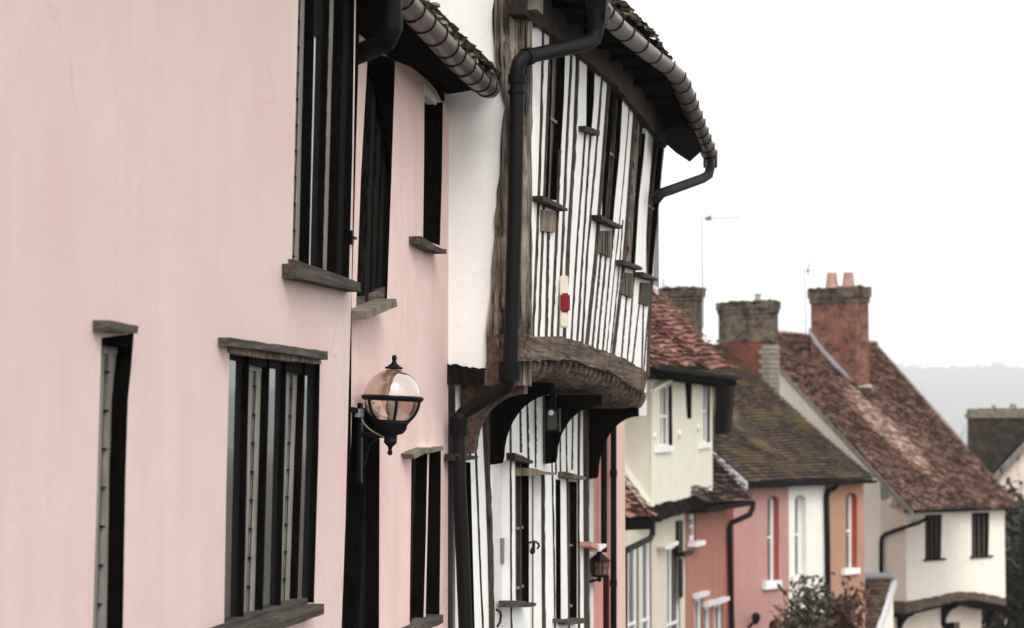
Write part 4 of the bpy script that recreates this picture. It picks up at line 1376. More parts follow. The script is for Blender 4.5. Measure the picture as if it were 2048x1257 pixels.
# lantern on it
lc = at_dist(1199, 1132, 18.05)
LN = thing('wall_lantern', 'small black wall lantern with leaded panes on the salmon house', 'lamp', (lc.x, lc.y, lc.z - .2))
m = MB(); m.lathe(lc, [(0, .125), (.02, .12), (.028, .10), (.10, .045), (.095, .04)], 6); m.build('cap', 'black_iron', LN, smooth=False)
m = MB(); m.lathe(lc, [(.075, .042), (.062, -.075)], 6); m.build('glass', 'glass_brown', LN, smooth=False)
m = MB()
for q in range(6):
    d = Vector((math.cos(R(q * 60)), math.sin(R(q * 60)), 0)); d2 = Vector((math.cos(R(q * 60 + 60)), math.sin(R(q * 60 + 60)), 0))
    m.tube([lc + d * .077 + Vector((0, 0, .042)), lc + d * .064 + Vector((0, 0, -.075))], .005, 5)
    m.tube([lc + d * .071 + Vector((0, 0, -.015)), lc + d2 * .071 + Vector((0, 0, -.015))], .003, 5)
m.lathe(lc, [(.066, -.072), (.064, -.088), (.02, -.1), (.015, -.13), (0, -.135)], 6)
m.tube([lc + Vector((0, 0, -.11)), lc + Vector((-.12, 0, -.14)), lc + Vector((-.26, 0, -.10))], .012, 6)
m.build('frame', 'black_iron', LN)

# cream jettied house
A5, B5 = at_dist(1305, 900, 37.0), at_dist(1425, 900, 42.5)
F5 = Facade((A5.x, A5.y), (B5.x - A5.x, B5.y - A5.y))
L5 = (Vector((B5.x, B5.y)) - Vector((A5.x, A5.y))).length
H5 = thing('cream_house', 'cream house with a jettied box storey, white sashes and a red tiled roof', 'house', F5.w(2.5, ground_z(39)))
S5 = Facade((A5.x, A5.y), (F5.n.x, F5.n.y))      # near flank; u runs outward
z5b = [(1305, 1014), (1330, 1008), (1380, 998), (1426, 985)]
sh1 = [(1320, 768), (1344, 772), (1345, 892), (1321, 896)]
slit5 = [(1369, 748), (1384, 750), (1383, 838), (1374, 838)]
sh2 = [(1405, 756), (1421, 757), (1420, 888), (1406, 890)]
mb = MB()
top5 = F5.p(1305, 690)[1]
mb.wall(F5, [(0, F5.p(1305, 1014)[1]), (0, top5), (L5, top5), (L5, F5.p(1425, 985)[1]), F5.p(1380, 998), F5.p(1330, 1008)], [F5.P(q) for q in (sh1, slit5, sh2)], 0, .12)
zb5 = F5.p(1305, 1014)[1]
mb.face([F5.w(L5, zb5), F5.w(L5, top5), F5.w(L5, top5 + 2.6, -2.9), F5.w(L5, top5, -5.8), F5.w(L5, zb5, -5.8)])
mb.build('wall', 'cream', H5)
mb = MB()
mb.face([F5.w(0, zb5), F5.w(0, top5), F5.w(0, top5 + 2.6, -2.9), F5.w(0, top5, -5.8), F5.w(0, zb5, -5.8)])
mb.build('flank_wall', 'cream_shaded', H5)
m = MB()
m.box(F5, -.02, .06, zb5, top5, -.02, .015)
m.build('corner_board', 'cream', H5)
m = MB()                                         # slanting board at the foot of the flank
f0, f1 = S5.p(1246, 922, .03), S5.p(1304, 1004, .03)
m.strip(S5, [f0, f1], [(f0[0], f0[1] - .17), (f1[0], f1[1] - .14)], -.02, .03)
m.build('flank_board', 'cream_paint', H5)
def sash(F, o, house, n=-.1, glassm='glass', bars=(.33, .66), mid=.5, frame='white_paint', fw=.05, seeu=None):
    """white sash window set n deep in the opening"""
    op = F.P(o); u0, u1 = min(u for u, _ in op), max(u for u, _ in op); z0, z1 = min(z for _, z in op), max(z for _, z in op)
    u0 -= .25
    m = MB(); m.face([F.w(u0, z0, n - .02), F.w(u1, z0, n - .02), F.w(u1, z1, n - .02), F.w(u0, z1, n - .02)])
    fr = MB()
    fr.box(F, u0, u0 + fw, z0, z1, n - .03, n + .02); fr.box(F, u1 - fw, u1, z0, z1, n - .03, n + .02)
    fr.box(F, u0 + fw, u1 - fw, z0, z0 + fw * 1.2, n - .03, n + .018); fr.box(F, u0 + fw, u1 - fw, z1 - fw, z1, n - .03, n + .018)
    fr.box(F, u0 + fw, u1 - fw, lerp(z0, z1, mid) - .022, lerp(z0, z1, mid) + .022, n - .03, n + .016)
    for b_ in bars:
        u = lerp(u0 + fw, u1 - fw, b_)
        fr.box(F, u - .012, u + .012, z0 + fw, z1 - fw, n - .03, n + .012)
    Wn = fr.build('window', frame, house)
    m.build('pane', glassm, Wn)
    return Wn, (u0, u1, z0, z1)
for o, si in ((sh1, (1316, 1348, 893, 906)), (sh2, (1402, 1424, 887, 898))):
    Wn, q = sash(F5, o, H5, -.09, 'glass', (.35, .68), .5)
    m = MB(); m.strip(F5, F5.P([(si[0], si[2]), (si[1], si[2] - 2)], .05), F5.P([(si[0], si[3]), (si[1], si[3] - 3)], .05), -.1, .05)
    m.build('sill', 'white_paint', Wn)
m = MB(); l = F5.P(slit5); m.face([F5.w(l[0][0] - .3, l[2][1] - .1, -.11), F5.w(l[1][0] + .1, l[2][1] - .1, -.11), F5.w(l[1][0] + .1, l[0][1] + .1, -.11), F5.w(l[0][0] - .3, l[0][1] + .1, -.11)])
m.strip(F5, [(l[1][0] - .02, l[1][1]), (l[2][0] - .02, l[2][1])], [(l[1][0] + .1, l[1][1]), (l[2][0] + .1, l[2][1])], -.11, -.002)
m.build('slit_window', 'black_wood', H5)
m = MB(); m.tube([F5.w(*F5.p(x, y, .12), .12) for x, y in ((1304, 783), (1312, 778), (1340, 761), (1347, 756), (1348, 745))], .042, 8)
m.build('waste_pipe', 'cream_paint', H5)
for x, y in ((1309, 872), (1359, 869), (1397, 856)):
    m = MB(); u, z = F5.p(x, y, .02); m.lathe(F5.w(u, z, 0), [(.07, 0), (.075, .02), (.05, .05), (0, .06)], 12, F5.n)
    m.build('tie_plate', 'cream_paint', H5)
# its tiled roof with a dark eave
n5 = .34
E0, E1 = F5.w(-1.6, F5.p(1310, 736, n5)[1], n5), F5.w(*F5.p(1469, 738, n5), n5)
up5 = lambda p, f: p - F5.n * (3.2 * f) + Vector((0, 0, 3.15 * f))
m = MB(); tile_slope(m, [E0, E1], [up5(E0, 1), up5(E1, 1)], .17, .115, .025, .035, .035, .04)
m.face([up5(E0, 1), up5(E1, 1), up5(E1, 1) - F5.n * 3.2 - Vector((0, 0, 3.1)), up5(E0, 1) - F5.n * 3.2 - Vector((0, 0, 3.1))], .4)
m.build('roof', 'tile_red', H5)
m = MB()
uE = F5.p(1469, 738, n5)[0]
ze = F5.p(1400, 741, n5)[1]
m.box(F5, -1.6, uE + .02, ze - .20, ze - .06, n5 - .14, n5 + .03)
m.box(F5, -1.6, uE, ze - .22, ze - .14, -.1, n5 - .15)
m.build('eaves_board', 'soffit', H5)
m = MB(); gutter_run(m, [F5.w(-1.6, ze - .04, n5 + .09), F5.w(uE, ze - .02, n5 + .09)], .07)
m.build('gutter', 'black_plastic', H5)
m = MB(); m.strip(S5, S5.P([(1288, 700), (1306, 722), (1325, 742)], .1), S5.P([(1288, 712), (1306, 736), (1322, 752)], .1), -.1, .1)
m.build('bargeboard', 'lead', H5)
m = MB()                                         # dark slab beyond the corner
pz = [at_dist(x, y, 43.6) for x, y in ((1431, 752), (1461, 752), (1458, 812), (1452, 866), (1430, 868))]
m.rings([pz, [q + Vector((.0, .9, 0)) for q in pz]])
m.build('dark_slab', 'black_worn', H5)
# tiled skirt below the jetty, its shade put into the near-black colour
m = MB()
m.strip(F5, F5.P([(1302, 1015), (1330, 1006), (1380, 996), (1428, 984)], .02), F5.P([(1308, 1043), (1340, 1031), (1385, 1017), (1424, 1003)], -.10), -.5, .02, 22, .02)
m.build('jetty_skirt', 'black_worn', H5)
# ground floor
F5L = Facade((A5.x - F5.n.x * .30, A5.y - F5.n.y * .30), (F5.u.x, F5.u.y))
gw1 = [(1254, 1098), (1277, 1090), (1277, 1500), (1254, 1500)]
gw2 = [(1282, 1085), (1302, 1078), (1304, 1500), (1283, 1500)]
gw3_ = [(1334, 1092), (1358, 1086), (1364, 1500), (1336, 1500)]
u5a, u5b = F5L.p(1247, 1150)[0], F5L.p(1371, 1150)[0]
mb = MB()
mb.wall(F5L, [(u5a, -6), (u5a, zb5 + .05), (u5b - .05, zb5 + .05), (u5b, -6)], [F5L.P(q) for q in (gw1, gw2, gw3_)], 0, .1)
mb.build('lower_wall', 'cream_shaded', H5)
for o, fm in ((gw1, 'white_paint'), (gw2, 'white_paint'), (gw3_, 'white_paint')):
    sash(F5L, o, H5, -.05, 'glass_grey', (.5,), .62, fm, .09)
m = MB(); m.strip(F5L, F5L.P([(1330, 1094), (1357, 1082)], .16), F5L.P([(1332, 1100), (1357, 1090)], .16), 0, .16)
m.build('hood', 'cream_paint', H5)
m = MB(); m.box(F5L, F5L.p(1351, 1060)[0], F5L.p(1361, 1060)[0], F5L.p(1355, 1108)[1], F5L.p(1355, 1042)[1], 0, .05)
m.box(F5L, F5L.p(1353, 1110)[0], F5L.p(1371, 1110)[0], F5L.p(1360, 1112)[1], F5L.p(1360, 1104)[1], 0, .16)
m.box(F5L, F5L.p(1357, 1130)[0], F5L.p(1362, 1130)[0], F5L.p(1360, 1195)[1], F5L.p(1360, 1118)[1], 0, .04)
m.build('signal_box', 'black_iron', H5)
# lean-to roof at its near side
m = MB()
a1 = F5.w(*F5.p(1303, 1034, .32), .32); u_ = F5.p(1303, 1034, .32)[0]
a0 = F5.w(u_ - 4.2, a1.z + .12, .32)
q1 = a1 - F5.n * 2.2 + Vector((0, 0, 2.75)); q0 = a0 - F5.n * 2.2 + Vector((0, 0, 2.75))
tile_slope(m, [a0, a1], [q0, q1], .19, .13, .03, .05, .05, .03)
m.build('lean_to_roof', 'tile_red', H5)
m = MB(); m.rings([[a0 + Vector((0, 0, -.04)), a0 + Vector((0, 0, -.2)), a0 - F5.n * .6 + Vector((0, 0, -.1)), a0 - F5.n * .6 + Vector((0, 0, .1))], [a1 + Vector((0, 0, -.04)), a1 + Vector((0, 0, -.2)), a1 - F5.n * .6 + Vector((0, 0, -.1)), a1 - F5.n * .6 + Vector((0, 0, .1))]])
m.build('lean_to_eave', 'soffit', H5)
m = MB(); m.tube([F5.w(*F5.p(x, y, .25), .25) for x, y in ((1305, 1040), (1305, 1068), (1300, 1078), (1256, 1099), (1249, 1106), (1248, 1500))], .05, 10)
m.build('downpipe', 'black_plastic', H5)

# chimneys
def chimney(F, u0, u1, n0, n1, z0, z1, body, cap_h, cap_m, parent, over=.07, name='chimney'):
    m = MB(); m.box(F, u0, u1, z0, z1 - cap_h, n0, n1)
    c = m.build(name, body, parent)
    m = MB()
    m.box(F, u0 - over * .5, u1 + over * .5, z1 - cap_h, z1 - cap_h * .66, n0 - over * .5, n1 + over * .5)
    m.box(F, u0 - over, u1 + over, z1 - cap_h * .655, z1, n0 - over, n1 + over)
    m.build('chimney_cap', cap_m, c)
    m = MB()
    for q in range(36):
        uu, nn = rnd.uniform(u0 - over, u1 + over), rnd.uniform(n0 - over, n1 + over)
        s_ = rnd.uniform(.04, .10)
        m.lathe(F.w(uu, z1 - .02, nn), [(s_ * 1.4, 0), (s_ * 1.1, s_ * .4), (s_ * .4, s_ * .75), (0, s_ * .8)], 7)
    m.build('moss', 'moss', c)['kind'] = 'stuff'
    return c

# terracotta house between them
F6 = Facade((F5L.o.x, F5L.o.y), (F5L.u.x, F5L.u.y))
u6a, u6b = u5b, F6.p(1453, 1150)[0]
H6 = thing('terracotta_house', 'low terracotta plastered house under a dark tiled eave, next to the cream jettied house', 'house', F6.w((u6a + u6b) / 2, ground_z(45)))
wa = [(1379, 1030), (1391, 1028), (1391, 1081), (1379, 1084)]
wb = [(1389, 1196), (1404, 1192), (1405, 1500), (1390, 1500)]
wc = [(1408, 1213), (1420, 1209), (1421, 1500), (1409, 1500)]
wd = [(1428, 1208), (1444, 1203), (1446, 1500), (1429, 1500)]
zt6 = F6.p(1440, 985)[1]
mb = MB()
mb.wall(F6, [(u6a + .01, -7), (u6a + .01, zt6 + .35), (u6b, zt6 + .35), (u6b, -7)], [F6.P(q) for q in (wa, wb, wc, wd)], 0, .1)
mb.face([F6.w(u6b, -7), F6.w(u6b, zt6 + .35), F6.w(u6b, zt6 + 3, -2.8), F6.w(u6b, zt6, -5.6), F6.w(u6b, -7, -5.6)])
mb.build('wall', 'terracotta', H6)
for o in (wa, wb, wc, wd):
    Wn, q = sash(F6, o, H6, -.05, 'glass_grey', (.5,), .55, 'white_paint', .09)
    if o is not wa:
        m = MB(); m.box(F6, q[0] + .1, q[1] + .1, q[3], q[3] + .08, -.02, .14); m.build('hood', 'white_lead', Wn)
    else:
        m = MB(); m.box(F6, q[0] + .1, q[1] + .2, q[2] - .09, q[2], -.02, .16); m.build('sill', 'white_paint', Wn)
n6 = .42
E1 = F6.w(*F6.p(1507, 996, n6), n6); u1_ = F6.p(1507, 996, n6)[0]
E0 = F6.w(u6a - 1.0, E1.z + .05, n6)
m = MB(); tile_slope(m, [E0, E1], [E0 - F6.n * 3 + Vector((0, 0, 3.25)), E1 - F6.n * 3 + Vector((0, 0, 3.25))], .19, .13, .035, .06, .05, .03)
m.face([E0 - F6.n * 3 + Vector((0, 0, 3.25)), E1 - F6.n * 3 + Vector((0, 0, 3.25)), E1 - F6.n * 6, E0 - F6.n * 6])
m.build('roof', 'tile_brown', H6)
m = MB(); m.box(F6, u6a, u1_ - .03, E1.z - .16, E1.z - .05, 0, n6 - .03); m.build('eaves_board', 'black_worn', H6)
m = MB()
A = [F6.w(*F6.p(x, y, .40), .40) for x, y in ((1506, 1004), (1505, 1018), (1499, 1030))] + [F6.w(*F6.p(x, y, .08), .08) for x, y in ((1462, 1047), (1459, 1056), (1461, 1150), (1465, 1300), (1467, 1500))]
m.tube(A, .058, 10)
m.build('downpipe', 'black_plastic', H6)
cf = Facade((at_dist(1352, 600, 46.0).x, 46.0), (.12, .99))
c6 = cf.o
cz = at_dist(1352, 576, 46).z
w0 = (1393 - 1322) * 46 / FPX
xo = at_dist(1393, 600, 46).x - c6.x
C6 = chimney(cf, 0, .55, xo - w0, xo, -1, cz, 'brick_grey', .27, 'brick_grey', H6, .06)
m = MB(); m.lathe(at_dist(1329, 580, 46.2) , [(.065, -.1), (.065, .24), (.05, .24), (.05, .2)], 12); m.build('flue_pipe', 'white_lead', C6)

# three coloured cottages under one roof
A7, B7 = at_dist(1467, 1000, 48.0), at_dist(1728, 1000, 53.5)
F7 = Facade((A7.x, A7.y), (B7.x - A7.x, B7.y - A7.y))
L7 = (Vector((B7.x, B7.y)) - Vector((A7.x, A7.y))).length
H7 = thing('cottage_terrace', 'row of rose, cream and orange cottages with arched windows sharing one mossy roof', 'house', F7.w(L7 / 2, ground_z(51)))
z7 = F7.p(1600, 962)[1]
def arch(x0, x1, y0, y1):
    xm, r = (x0 + x1) / 2, (x1 - x0) / 2
    return [(x0, y1)] + [(xm - r * math.cos(R(a)), y0 + r * 1.0 - r * 1.0 * math.sin(R(a))) for a in range(0, 181, 20)] + [(x1, y1)]
arches = [arch(1535, 1558, 992, 1172), arch(1590, 1612, 990, 1160), arch(1692, 1714, 986, 1146)]
splits = [0, F7.p(1578, 1100)[0], F7.p(1651, 1100)[0], L7]
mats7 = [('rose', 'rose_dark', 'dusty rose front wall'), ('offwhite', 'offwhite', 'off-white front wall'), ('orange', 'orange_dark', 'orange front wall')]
for k in range(3):
    mb = MB()
    ho = [F7.P(arches[k])]
    if k == 0:
        ho.append(F7.P(arch(1538, 1560, 1240, 1500)))
    mb.wall(F7, [(splits[k], -8), (splits[k], z7), (splits[k + 1], z7), (splits[k + 1], -8)], ho, 0, 0)
    Wl = mb.build('wall', mats7[k][0], H7)
    Wl['label'] = mats7[k][2]
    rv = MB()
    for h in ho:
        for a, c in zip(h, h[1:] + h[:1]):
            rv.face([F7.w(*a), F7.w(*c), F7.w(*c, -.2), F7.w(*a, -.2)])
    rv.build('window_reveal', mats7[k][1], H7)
    o = arches[k]
    Wn, q = sash(F7, [(o[0][0] - 6, o[0][1]), (o[-1][0], o[-1][1]), (o[-1][0], 980), (o[0][0] - 6, 980)], H7, -.17, 'glass_grey', (.5,), .5, 'white_paint', .10)
    sx = [(1532, 1564, 1163, 1180), (1588, 1616, 1152, 1164), (1690, 1721, 1138, 1151)][k]
    m = MB(); m.strip(F7, F7.P([(sx[0], sx[2]), (sx[1], sx[2] - 2)], .1), F7.P([(sx[0], sx[3]), (sx[1], sx[3] - 4)], .1), -.18, .1)
    m.build('sill', 'white_paint', Wn)
m = MB(); l = F7.P(arch(1538, 1560, 1240, 1500)); m.face([F7.w(l[0][0] - .2, -8, -.2), F7.w(l[-1][0], -8, -.2), F7.w(l[-1][0], l[5][1] + .1, -.2), F7.w(l[0][0] - .2, l[5][1] + .1, -.2)])
m.build('door', 'black_wood', H7)
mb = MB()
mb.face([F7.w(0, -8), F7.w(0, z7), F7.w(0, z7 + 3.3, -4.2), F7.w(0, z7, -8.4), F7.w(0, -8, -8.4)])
mb.build('flank_wall', 'rose_dark', H7)  # near flank darker than the front, its shade put into the rose
mb = MB()
mb.face([F7.w(L7, -8), F7.w(L7, z7), F7.w(L7, z7 + 3.3, -4.2), F7.w(L7, z7, -8.4), F7.w(L7, -8, -8.4)])
mb.build('flank_wall', 'orange', H7)
n7 = .28
u7a, u7b = F7.p(1494, 962, n7)[0], F7.p(1748, 954, n7)[0]
E0, E1 = F7.w(u7a, F7.p(1494, 966, n7)[1], n7), F7.w(u7b, F7.p(1748, 956, n7)[1], n7)
def px_at_n(px, py, n):
    return F7.w(*F7.p(px, py, n), n)
R1 = px_at_n(1437, 690, -4.0)
R0 = R1 + (E0 - E1) * 1.0; R0.z = R1.z
m = MB(); tile_slope(m, [E0, E1], [R0, R1], .17, .115, .028, .03, .015, .03)
m.face([R0, R1, R1 - F7.n * 4.4 - Vector((0, 0, 3.5)), R0 - F7.n * 4.4 - Vector((0, 0, 3.5))])
m.build('roof', 'tile_dark', H7)
m = MB()
m.box(F7, u7a + .05, u7b - .05, z7 - .06, z7 + .0, .002, .05)
m.build('cornice', 'white_paint', H7)
m = MB(); gutter_run(m, [F7.w(u7a, E0.z - .06, n7 + .03), F7.w(u7b, E1.z - .06, n7 + .03)], .065)
m.box(F7, u7a, u7b, E1.z - .10, E1.z - .03, .05, n7 - .03)
m.build('gutter', 'black_plastic', H7)
m = MB(); d = (R0 - E0).normalized(); nn_ = F7.u * -1
p0 = E0 + F7.u * -.03
m.rings([[p0 + Vector((0, 0, -.20)), p0 + Vector((0, 0, .02)), p0 + F7.u * .06 + Vector((0, 0, .02)), p0 + F7.u * .06 + Vector((0, 0, -.20))]] + [[q + d * 4 for q in (p0 + Vector((0, 0, -.20)), p0 + Vector((0, 0, .02)), p0 + F7.u * .06 + Vector((0, 0, .02)), p0 + F7.u * .06 + Vector((0, 0, -.20)))]])
m.build('bargeboard', 'white_lead', H7)
m = MB(); m.tube([F7.w(*F7.p(x, y, nq), nq) for x, y, nq in ((1673, 966, .26), (1671, 975, .2), (1655, 984, .08), (1653, 996, .07), (1655, 1100, .07), (1657, 1260, .07), (1659, 1500, .07))], .065, 10)
m.build('downpipe', 'black_plastic', H7)
# chimney through the far end of the roof
C7o = at_dist(1540, 700, 54.6)
C7 = Facade((C7o.x, C7o.y), (F7.u.x, F7.u.y))
S7 = Facade((C7o.x, C7o.y), (F7.n.x, F7.n.y))    # near face
wz = S7.p(1437, 700)[0]
zc = at_dist(1495, 602, 54.6).z
c7 = chimney(C7, 0, .42, wz, 0, -1.5, zc, 'brick_grey', .30, 'brick_grey', H7, .05)
zs = at_dist(1495, 681, 54.6).z
m = MB(); m.box(C7, -.03, .2, -1.4, zs, wz + .02, -.18); m.build('brick_panel', 'brick_plain', c7)
m = MB()
m.box(C7, -.045, .3, zs - .03, zs + .05, wz - .04, .04)
m.build('brick_course', 'brick_grey', c7)
m = MB()
k_ = 0; zz_ = zs - .12
while zz_ > zs - 1.6:
    d_ = .10 if k_ % 2 else 0
    m.box(C7, -.05, .44, zz_ - .10, zz_, -.20 - d_, .02)
    zz_ -= .12; k_ += 1
m.build('quoin', 'quoin', c7)
m = MB(); m.lathe(C7.w(.2, zc, -.45), [(.075, -.05), (.075, .16), (.095, .165), (.095, .20), (0, .205)], 10); m.build('flue_pipe', 'lead', c7)
m = MB(); lw = px_at_n(1512, 1236, .2); m.lathe(lw, [(0, .12), (.06, .1), (.1, .05), (.09, -.05), (.03, -.14), (0, -.16)], 10)
m.tube([lw + Vector((-.05, 0, -.1)), lw - F7.n * .2 + Vector((0, 0, -.22))], .03, 6)
o_ = m.build('porch_lamp', 'black_iron', None); tag(o_, 'small dark lamp on the rose cottage wall', 'lamp')
# ---------------------------------------------------------------- cream gabled house at the bend
A8, B8 = at_dist(1812, 1100, 62.0), at_dist(2010, 1100, 66.0)
F8 = Facade((A8.x, A8.y), (B8.x - A8.x, B8.y - A8.y))
L8 = (Vector((B8.x, B8.y)) - Vector((A8.x, A8.y))).length
H8 = thing('gabled_house', 'pale cream gabled house with a tall mottled tile roof and a curved jetty', 'house', F8.w(L8 / 2, ground_z(65)))
G8 = Facade((A8.x, A8.y), (F8.n.x, F8.n.y))      # gable side, u runs outward
um = G8.p(1762, 1100)[0]                         # main front, behind the jetty
z8 = F8.p(1900, 1016)[1]
n8 = .35
u8a, u8b = F8.p(1826, 1022, n8)[0], F8.p(2040, 1016, n8)[0]
E0, E1 = px_at_n(1824, 1021, n8), px_at_n(2040, 1014, n8)
def px8(px, py, n):
    return F8.w(*F8.p(px, py, n), n)
NR = -5.6
R0, R1 = px8(1490, 662, NR), px8(1752, 690, NR)
mb = MB()
jz0, jz1 = F8.p(1812, 1206)[1], F8.p(2008, 1196)[1]
ww1 = [(1850, 1030), (1884, 1029), (1882, 1117), (1850, 1119)]
ww2 = [(1943, 1026), (1979, 1025), (1977, 1111), (1943, 1113)]
mb.wall(F8, [(0, jz0), (0, z8 + .25), (L8, z8 + .25), (L8, jz1)], [F8.P(q) for q in (ww1, ww2)], 0, .0)
mb.face([F8.w(L8, jz1), F8.w(L8, z8 + .2), F8.w(L8, z8, -.9), F8.w(L8, jz1, -.9)])
mb.build('wall', 'cream_pale', H8)
mb = MB()
mb.face([F8.w(0, jz0), F8.w(0, z8 + .25), F8.w(0, z8 + .25, um), F8.w(0, jz0, um)])
mb.build('jetty_cheek', 'cream_pink', H8)
mb = MB()
zr = R0.z - .12
zs8 = lerp(E0.z, R0.z, (n8 - um) / (n8 - NR)) - .1
mb.face([F8.w(0, -9, um), F8.w(0, z8, um), F8.w(0, zs8, um), F8.w(0, zr, NR), F8.w(0, z8, NR * 2), F8.w(0, -9, NR * 2)])
mb.face([F8.w(L8, -9, um), F8.w(L8, zs8, um), F8.w(L8, zr, NR), F8.w(L8, z8, NR * 2), F8.w(L8, -9, NR * 2)])
mb.build('gable_wall', 'cream_pale', H8)
F8L = Facade((F8.w(0, 0, um).x, F8.w(0, 0, um).y), (F8.u.x, F8.u.y))
mb = MB()
mb.wall(F8L, [(0, -9), (0, jz0 + .2), (L8, jz1 + .2), (L8, -9)], [F8L.P([(1884, 1246), (1920, 1244), (1922, 1500), (1885, 1500)])], 0, .2)
mb.build('lower_wall', 'cream_pink', H8)
m = MB(); l = F8L.P([(1884, 1246), (1920, 1244)]); m.face([F8L.w(l[0][0] - .3, -9, -.2), F8L.w(l[1][0], -9, -.2), F8L.w(l[1][0], l[1][1] + .1, -.2), F8L.w(l[0][0] - .3, l[0][1] + .1, -.2)])
m.build('door', 'black_wood', H8)
for o in (ww1, ww2):
    op = F8.P(o); u0, u1 = min(u for u, _ in op), max(u for u, _ in op); z0, z1 = min(z for _, z in op), max(z for _, z in op)
    m = MB()
    for t in (0, .25, .5, .75, 1):
        u = lerp(u0 - .1, u1 - .04, t); m.box(F8, u - .035, u + .035, z0, z1, -.16, -.05)
    m.box(F8, u0 - .2, u1, z1 - .10, z1 + .05, -.16, -.02)
    Wn = m.build('window', 'black_worn', H8)
    m = MB(); m.face([F8.w(u0 - .3, z0, -.12), F8.w(u1, z0, -.12), F8.w(u1, z1, -.12), F8.w(u0 - .3, z1, -.12)])
    m.build('pane', 'glass_brown', Wn)
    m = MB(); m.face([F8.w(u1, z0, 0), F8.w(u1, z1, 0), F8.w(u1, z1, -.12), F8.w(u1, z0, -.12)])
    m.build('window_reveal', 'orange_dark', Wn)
    m = MB(); m.box(F8, u0 - .08, u1 + .08, z0 - .05, z0, -.14, .07)
    m.build('sill', 'black_wood', Wn)
# roof
ph = [E0, E1]
m = MB(); tile_slope(m, ph, [R0, R1], .17, .115, .03, .035, .015, .04)
bk = lambda q: q - F8.n * 5.5 - Vector((0, 0, 5.2))
m.face([R0, R1, bk(R1), bk(R0)], .4)
RF8 = m.build('roof', 'tile_mottled', H8)
m = MB()
for i in range(26):
    a = R0.lerp(R1, i / 26); b = R0.lerp(R1, (i + .95) / 26)
    m.tube([a + Vector((0, 0, .02)), b + Vector((0, 0, .03))], .10, 8)
m.build('ridge_tile', 'tile_mottled', RF8)
m = MB()
m.box(F8, u8a + .05, u8b - .05, z8 - .10, z8 + .10, .002, n8 - .10)  # eaves board set low and near-black, also painting the shade under the eaves
m.build('eaves_board', 'soffit', H8)
m = MB(); gutter_run(m, [F8.w(u8a, E0.z - .10, n8 + .03), F8.w(u8b, E1.z - .10, n8 + .03)], .085)
m.build('gutter', 'black_plastic', H8)
m = MB(); d = (R0 - E0); sd_ = F8.u * .06
m.rings([[E0 + q * 1.0 - F8.u * .02 + v for v in (Vector((0, 0, -.16)), Vector((0, 0, .0)), sd_, sd_ + Vector((0, 0, -.16)))] for q in (Vector((0, 0, 0)), d)])
m.build('bargeboard', 'grey_wood', H8)
m = MB(); m.tube([F8.w(*F8.p(1856, 1036, .3), .3), F8.w(*F8.p(1838, 1046, .1), .1)] + [G8.w(*G8.p(x, y, .06), .06) for x, y in ((1806, 1056), (1772, 1068), (1764, 1074), (1762, 1084), (1762, 1150))], .055, 10)
m.build('downpipe', 'black_plastic', H8)
# curved jetty moulding and its brackets
m = MB()
ta = F8.P([(1808, 1206), (1835, 1201), (1870, 1194), (1905, 1187), (1925, 1184), (1950, 1185), (1980, 1190), (2010, 1197)], .06)
tb = F8.P([(1808, 1228), (1835, 1220), (1870, 1212), (1905, 1203), (1925, 1200), (1950, 1201), (1980, 1206), (2010, 1212)], -.0)
m.strip(F8, ta, tb, um, .06, 34, .02)
m.build('jetty_beam', 'old_oak_h', H8)
m = MB()
m.rings([[F8.w(u, z + .0, .0), F8.w(u, z - .12, -.12), F8.w(u, z - .16, um), F8.w(u, z, um)] for u, z in resample(tb, 14)])
m.build('jetty_boards', 'black_worn', H8)
for xb in (1796, 1884, 1973):
    yb = ly([(1796, 1222), (1884, 1206), (1973, 1206)], xb)
    u, z = F8L.p(xb, yb, .0)
    zz_ = z
    m = MB()
    prf = [(0, zz_), (.55, zz_), (.5, zz_ - .10), (.28, zz_ - .2), (.12, zz_ - .4), (.08, zz_ - .62), (0, zz_ - .66)]
    m.rings([[F8L.w(u - .06, z_, n_) for n_, z_ in prf], [F8L.w(u + .06, z_, n_) for n_, z_ in prf]])
    m.build('jetty_bracket', 'black_wood', H8)
# chimney with two pots, lead flashing
C8o = at_dist(1712, 700, 64.6)
C8 = Facade((C8o.x, C8o.y), (F8.u.x, F8.u.y))
S8 = Facade((C8o.x, C8o.y), (F8.n.x, F8.n.y))
wz = S8.p(1622, 700)[0]
w8 = C8.p(1738, 700)[0]
zc = at_dist(1680, 573, 64.6).z
c8 = chimney(C8, 0, w8, wz, 0, -1, zc, 'brick_red', .46, 'brick_grey', H8, .07)
for x in (1664, 1697):
    q = at_dist(x, 573, 64.9)
    m = MB(); m.lathe((q.x, q.y, zc), [(.19, -.03), (.185, .06), (.145, .36), (.15, .37), (.15, .42), (.12, .42), (.11, .1)], 16)
    m.build('chimney_pot', 'clay', c8)
m = MB()
fl = [S8.p(x, y, .02) for x, y in ((1617, 655), (1640, 690), (1680, 733), (1724, 786))]
m.strip(C8 if False else S8, fl, [(u, z - .16) for u, z in fl], -.02, .04, 14, .012)
m.build('flashing', 'lead', c8)
q = [px8(x, y, F8.n.dot(C8o - F8.o) + .18) for x, y in ((1716, 782), (1742, 778), (1756, 798), (1722, 800))]
m = MB(); m.rings([[p + Vector((0, 0, .06)) for p in q], [p + Vector((0, 0, .14)) for p in q]])
m.build('apron_flashing', 'white_lead', c8)
m = MB(); bb = G8.w(*G8.p(1790, 1005, .05), .05); m.lathe(bb, [(.0, .0), (.14, .02), (.17, .09), (.13, .17), (.0, .22)], 14, G8.n)
o_ = m.build('security_lamp', 'cream_paint', None); tag(o_, 'round cream lamp high on the cream gable wall', 'lamp')

